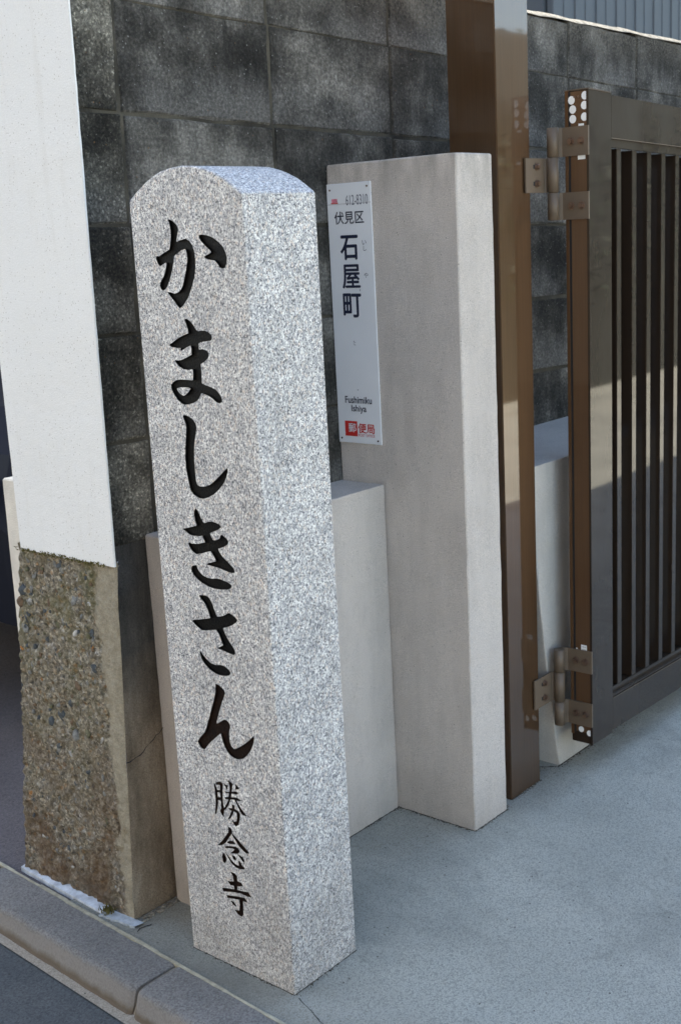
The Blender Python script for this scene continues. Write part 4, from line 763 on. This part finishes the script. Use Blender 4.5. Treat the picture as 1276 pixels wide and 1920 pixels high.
flat('sticker_patch', .388, .404, 1.3870, 1.3950, simple('faded_pink_print', (.62, .20, .26), .5, 0, .5, 220)); flat('sticker_patch', .386, .406, 1.3846, 1.3868, MAT['red'])
flat('sticker_strip', .296, .417, 1.3825, 1.3845, MAT['pink'], .0002)
for y, z in ((.305, 1.417), (.408, 1.4135), (.305, .872), (.4085, .8735)):
    bm = bmesh.new(); add_cyl(bm, (SX+.001, y, z), (SX-.0012, y, z), .0021, 10); P_(done('screw', bm, MAT['bolt'] if z > 1 else MAT['black'], plate), plate)
flat('scuff', .336, .3375, 1.1985, 1.203, MAT['grey_print']); flat('scuff', .3545, .357, .9825, .9845, MAT['grey_print'])

# ------------------------------------------------------------------ bronze gate post
gp = empty('gate_post', (.93, .155, 0), label='tall square bronze aluminium gate post rising behind the rendered pier', cat='gate post')
X0, X1, Y0, Y1 = .8680, .9970, .0962, .2175
P_(box('post', (X0, Y0, -.03), (X1, Y1, 2.6), MAT['bronze'], gp, .0018, 2), gp)

# hinges: parts of the gate
def hinge(parent_gate, ztop, zm1, zm2, zbot, shear):
    h = bpy.data.objects.new('hinge', None); link(h, parent_gate); h.location = (1.0575, .075, (ztop+zbot)/2); P_(h, parent_gate)
    off = Vector(h.location)
    def put2(o): o.matrix_parent_inverse = Matrix.Translation(-off); return o
    bm = bmesh.new(); g = .0009
    for a, b in ((zbot, zm2), (zm2, zm1), (zm1, ztop)):
        add_cyl(bm, (1.0575, .0748, a+g), (1.0575, .0748, b-g), .0128, 28)
    add_cyl(bm, (1.0575, .0748, zbot+.003), (1.0575, .0748, ztop-.003), .0100, 20)
    put2(done('barrel', bm, MAT['hinge'], h))
    for a, b in ((zbot, zm2), (zm1, ztop)):
        bm = bmesh.new()
        add_prism(bm, [(1.0775, -.0016), (1.0818, -.0016), (1.0818, .0640), (1.0745, .0770), (1.0600, .0800), (1.0590, .0755), (1.0700, .0735), (1.0775, .0622)], 2, a+g, b-g)
        put2(done('gate_leaf', bm, MAT['hinge'], h))
        for yy in (.0158, .0408):
            bolt((1.0775, yy, (a+b)/2), (-1, 0, 0), h, put2)
    bm = bmesh.new()
    add_prism(bm, [(.9700, .0898), (.9700, .0938), (1.0480, .0938), (1.0600, .0860), (1.0590, .0800), (1.0470, .0898)], 2, zm2+g, zm1-g)
    add_box(bm, (.9745, .0938, zm2+.006), (1.035, .0958, zm1-.006))
    put2(done('post_leaf', bm, MAT['hinge'], h))
    for zz in (zm2+.27*(zm1-zm2), zm2+.75*(zm1-zm2)):
        bm = bmesh.new(); add_box(bm, (1.0000, .0893, zz-.0042), (1.0140, .0905, zz+.0042), 0); put2(done('slot', bm, MAT['black'], h))
        bolt((1.0135, .0893, zz), (0, -1, 0), h, put2)
def bolt(p, d, h, put2):
    p = Vector(p); d = Vector(d); bm = bmesh.new()
    add_cyl(bm, p, p+d*.0012, .0085, 20)
    add_cyl(bm, p+d*.0012, p+d*.0024, .0070, 20)
    add_cyl(bm, p+d*.0024, p+d*.0078, .0060, 6, .0054, smooth=False)
    put2(done('bolt', bm, MAT['bolt'], h))

# ------------------------------------------------------------------ the open gate
gate = empty('driveway_gate', (1.0822, .03, .0827), label='dark bronze slatted driveway gate standing open in front of the low plinth', cat='gate')
SH = (.034, 1.0822)
GX, GX1, TZ, BZ = 1.0822, 2.75, 1.5985, .0827
ST = 1.1860                                   # inner side of the hinge stile
def gb(name, a, b, m=None, bev=.0012): return P_(box(name, a, b, m or MAT['gate'], gate, bev, 2, SH), gate)
gb('stile', (GX+.003, 0, BZ), (ST, .0573, TZ))
gb('stile', (GX1-.10, 0, BZ), (GX1, .0573, TZ))
# end channel of the hinge stile
gb('end_lip', (GX-.0005, -.0004, BZ-.0004), (GX+.004, .0050, TZ+.0004), MAT['gate'], .0005)
gb('end_lip', (GX-.0005, .0500, BZ+.02), (GX+.004, .0577, TZ+.0004), MAT['gate_side'], .0005)
gb('end_web', (GX+.0008, .0050, BZ+.028), (GX+.0030, .0440, TZ-.002), MAT['gate_side'], 0)
gb('end_groove', (GX+.0020, .0440, BZ+.025), (GX+.0032, .0500, TZ-.002), MAT['black'], 0)
gb('top_cap', (GX-.0012, -.0015, TZ+.0002), (ST-.004, .0590, TZ+.0022), MAT['hinge'], .0005)
gb('top_rail', (ST+.0006, .0012, 1.5035), (GX1-.1006, .0560, TZ-.004))
gb('bottom_rail', (ST+.0006, .0012, BZ+.006), (GX1-.1006, .0560, .1745))
gb('bead', (ST+.0006, .0060, 1.4835), (GX1-.1006, .0130, 1.5030), None, .0008)
gb('bead', (ST+.0006, .0030, .1750), (GX1-.1006, .0120, .1800), None, .0008)
gb('sill', (ST+.0006, .0125, .1752), (GX1-.1006, .0480, .1950), None, .0008)
gb('trim_line', (ST+.0010, .0001, 1.5020), (GX1-.102, .0012, 1.5036), MAT['hinge'], 0)
gb('trim_line', (ST+.0010, .0001, .1728), (GX1-.102, .0012, .1742), MAT['hinge'], 0)
xk = ST+.0470; k = 0
while xk < GX1-.12:
    if k == 0: s0 = gb('slat', (xk, .0125, .1952), (xk+.0225, .0500, 1.4832), None, .0012)
    else:
        c = s0.copy(); COL.objects.link(c); c.parent = gate; c.matrix_parent_inverse = Matrix.Translation(-Vector(gate.location)); c.location = s0.location + Vector((.0757*k, 0, -SH[0]*.0757*k))
    k += 1; xk += .0757
# foam pads and paper labels on the channel
def disc(y, z, r=.0088, cut=None):
    bm = bmesh.new(); n = 24; vs2 = []
    for i in range(n):
        a = 6.2832*i/n; yy = y+r*math.cos(a)*.92
        if cut is not None: yy = max(yy, cut)
        vs2.append((yy, z+r*math.sin(a)))
    add_prism(bm, vs2, 0, GX-.0002, GX+.0007)
    P_(done('foam_pad', bm, MAT['foam'], gate, SH), gate)
for y, z in ((.0415, 1.5790), (.0385, 1.5595), (.0385, 1.5395)): disc(y, z)
for y, z in ((.0085, 1.5860), (.0100, 1.5660), (.0100, 1.5420)): disc(y, z, cut=.0056)
disc(.0305, .118, .0075); disc(.0085, .112, .0075, .0056)
def lab(y0, y1, z0, z1, name='paper_label', m='foam'): P_(box(name, (GX-.0003, y0, z0), (GX+.0007, y1, z1), MAT[m], gate, 0), gate)
lab(.0115, .0245, 1.512, 1.5285); lab(.0085, .0265, 1.4535, 1.462)
lab(.014, .029, .3185, .3345); lab(.0385, .0425, .320, .3245)
lab(.016, .027, .3225, .3237, 'label_line', 'grey_print'); lab(.016, .027, .3292, .3304, 'label_line', 'grey_print')
for y in (.0245, .0335):
    bm = bmesh.new(); add_cyl(bm, (GX+.001, y, 1.5850), (GX-.0022, y, 1.5850), .0022, 10); P_(done('rivet', bm, MAT['bolt'], gate), gate)
hinge(gate, 1.5245, 1.4610, 1.3860, 1.3255, None)
hinge(gate, .3230, .2650, .1905, .1290, None)

# ------------------------------------------------------------------ neighbours behind the wall
shed = empty('metal_clad_house', (9, 4.6, 0), label='dark slate metal-clad house behind the block wall at upper right', cat='house')
bm = bmesh.new(); add_box(bm, (5.33, 2.64, -.02), (14, 7, 3.3)); P_(done('wall', bm, MAT['siding'], shed), shed)
x = 5.36; first = None
while x < 13.9:
    if first is None:
        bm = bmesh.new(); add_prism(bm, [(0, .03), (0, -.004), (.004, -.012), (.020, -.012), (.024, -.004), (.13, -.004), (.132, -.008), (.142, -.008), (.144, -.004), (.261, -.004), (.261, .03)], 2, .05, 3.29)
        first = done('siding_panel', bm, MAT['siding'], shed); c = first
    else: c = first.copy(); COL.objects.link(c); c.parent = shed
    c.location = (x, 2.60, 0); c.matrix_parent_inverse = Matrix.Translation(-Vector(shed.location)); x += .262
P_(box('roof', (5.1, 2.4, 3.31), (14.2, 7.2, 3.42), MAT['roof'], shed), shed)

def house(name, x0, y0, x1, y1, h, wallm, label, face, wins):
    t = empty(name, ((x0+x1)/2, (y0+y1)/2, 0), label=label, cat='house')
    P_(box('wall', (x0, y0, -.04), (x1, y1, h), wallm, t, 0), t)
    bm = bmesh.new(); ov = .5
    a = [(x0-ov, y0-ov, h+.004), (x1+ov, y0-ov, h+.004), (x1+ov, y1+ov, h+.004), (x0-ov, y1+ov, h+.004)]
    v = [bm.verts.new(p) for p in a]
    if x1-x0 > y1-y0: r1, r2_ = bm.verts.new((x0+1.5, (y0+y1)/2, h+1.6)), bm.verts.new((x1-1.5, (y0+y1)/2, h+1.6)); F = [(v[0], v[1], r2_, r1), (v[1], v[2], r2_), (v[2], v[3], r1, r2_), (v[3], v[0], r1)]
    else: r1, r2_ = bm.verts.new(((x0+x1)/2, y0+1.5, h+1.6)), bm.verts.new(((x0+x1)/2, y1-1.5, h+1.6)); F = [(v[0], v[1], r1), (v[1], v[2], r2_, r1), (v[2], v[3], r2_), (v[3], v[0], r1, r2_)]
    for f in F: bm.faces.new(f)
    bm.faces.new(v[::-1]); P_(done('roof', bm, MAT['roof'], t), t)
    for a0, z0, wd, ht in wins:
        if face == '+x': p, q = (x1-.02, a0, z0), (x1+.04, a0+wd, z0+ht); gp_, gq = (x1+.01, a0+.06, z0+.06), (x1+.045, a0+wd-.06, z0+ht-.06)
        elif face == '-y': p, q = (a0, y0-.04, z0), (a0+wd, y0+.02, z0+ht); gp_, gq = (a0+.06, y0-.045, z0+.06), (a0+wd-.06, y0+.01, z0+ht-.06)
        else: p, q = (a0, y1-.02, z0), (a0+wd, y1+.04, z0+ht); gp_, gq = (a0+.06, y1+.01, z0+.06), (a0+wd-.06, y1+.045, z0+ht-.06)
        f = P_(box('window', p, q, MAT['frame'], t, .004), t)
        g = box('pane', gp_, gq, MAT['glass'], f, 0); g.matrix_parent_inverse = Matrix.Identity(4)
    return t
house('white_house', .45, 5.2, 5.0, 10, 4.6, MAT['cream'], 'pale rendered house beyond the alley left of the metal-clad one', '-y', [(1.2, .9, 1.6, 1.1), (3.2, .9, 1.2, 1.1), (1.2, 3.1, 1.6, 1.0)])
house('added_cream_house', -11, -9, -5.8, 6, 5.2, MAT['cream'], 'unseen cream house added across the lane to bounce warm light', '+x', [(-7, .9, 1.8, 1.2), (-3.5, .9, 1.8, 1.2), (.5, .9, 1.6, 1.2), (3.6, .9, 1.4, 1.2), (-6.5, 3.2, 1.6, 1.1), (-1.5, 3.2, 1.6, 1.1), (3, 3.2, 1.6, 1.1)])  # out of view, added so its sunlit wall warms the lane-facing sides
house('tan_house', 3.0, -15.5, 12, -10.8, 3.1, MAT['cream'], 'low sunlit house at the far side of the driveway', '+y', [(4.2, .8, 1.8, 1.3), (7.4, .8, 1.8, 1.3), (10, .8, 1.2, 1.3)])

# clipped hedge across the driveway (they show only as reflections in the bronze)
def foliage(name, parent, blobs, n, seed, size=.06):
    rr = random.Random(seed); bm = bmesh.new()
    for k in range(n):
        cx_, cy2, cz_, rx, ry, rz_ = blobs[rr.randrange(len(blobs))]
        d = Vector((rr.gauss(0, 1), rr.gauss(0, 1), rr.gauss(0, 1))).normalized()*(rr.random()**.35)
        c = Vector((cx_+d.x*rx, cy2+d.y*ry, cz_+d.z*rz_)); a = Vector((rr.gauss(0, 1), rr.gauss(0, 1), rr.gauss(0, 1))).normalized(); b = a.orthogonal().normalized(); s = size*rr.uniform(.6, 1.4)
        v = [bm.verts.new(c+a*s), bm.verts.new(c+b*s*.45), bm.verts.new(c-a*s), bm.verts.new(c-b*s*.45)]; bm.faces.new(v)
    return P_(done(name, bm, MAT['leaf'], parent), parent)
hd = empty('hedge', (9, -3.8, 0), label='tall clipped hedge along the far side of the driveway', cat='hedge')
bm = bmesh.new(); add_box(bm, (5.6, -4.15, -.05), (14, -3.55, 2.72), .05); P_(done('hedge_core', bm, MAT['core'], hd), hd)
foliage('hedge_leaves', hd, [(5.7+.3*k, -3.84, 1.42, .32, .38, 1.42) for k in range(28)], 60000, 33, .045)

# small dark car parked in the alley: only a sliver shows left of the white wall end
car = empty('parked_car', (2.2, 2.1, 0), label='dark navy parked car just visible past the left edge of the white wall end', cat='car')
def car_body():
    # lengthwise stations: x, half width, sill z, belt z
    prof = [(.42, .34), (.40, .62), (.46, .80), (.60, .90), (1.05, .97), (1.45, 1.38), (1.75, 1.47), (2.65, 1.50), (3.35, 1.42), (3.85, 1.02), (3.98, .90), (4.02, .55), (3.98, .32)]
    bm = bmesh.new()
    A2 = []; 
    for y, k in ((1.32, 0), (1.36, 1), (2.84, 1), (2.88, 0)):
        ring = []
        for x, z in prof:
            inn = .0
            if z > .98: dy = .14*(z-.95)/.5
            else: dy = 0
            yy = y + (dy if y < 2 else -dy) + (0)
            ring.append(bm.verts.new((x, yy, z - (0.02 if k == 0 else 0))))
        A2.append(ring)
    for r1, r2_ in zip(A2, A2[1:]):
        for i in range(len(prof)-1): bm.faces.new((r1[i], r1[i+1], r2_[i+1], r2_[i]))
        bm.faces.new((r1[-1], r1[0], r2_[0], r2_[-1]))
    bm.faces.new(A2[0]); bm.faces.new(A2[-1][::-1])
    return bm
P_(done('body', car_body(), MAT['car'], car), car)
for x in (1.15, 3.25):
    for y, s in ((1.31, -1), (2.89, 1)):
        bm = bmesh.new(); add_cyl(bm, (x, y+.0*s, .29), (x, y-.20*s, .29), .29, 28); wh = P_(done('wheel', bm, MAT['tyre'], car), car)
        bm = bmesh.new(); add_cyl(bm, (x, y+.008*s, .29), (x, y-.01*s, .29), .18, 24); r_o = done('rim', bm, MAT['rim'], wh)
for n_, a, b, m in (('side_window', (1.50, 1.425, 1.02), (2.30, 1.44, 1.36), 'glass'), ('side_window', (2.36, 1.425, 1.02), (3.15, 1.44, 1.36), 'glass'), ('tail_lamp', (3.95, 1.40, .75), (4.03, 1.65, .90), 'lens'), ('headlight', (.385, 1.40, .62), (.45, 1.70, .74), 'rim'), ('mirror', (1.42, 1.24, .98), (1.52, 1.36, 1.08), 'car')):
    P_(box(n_, a, b, MAT[m], car, .004), car)
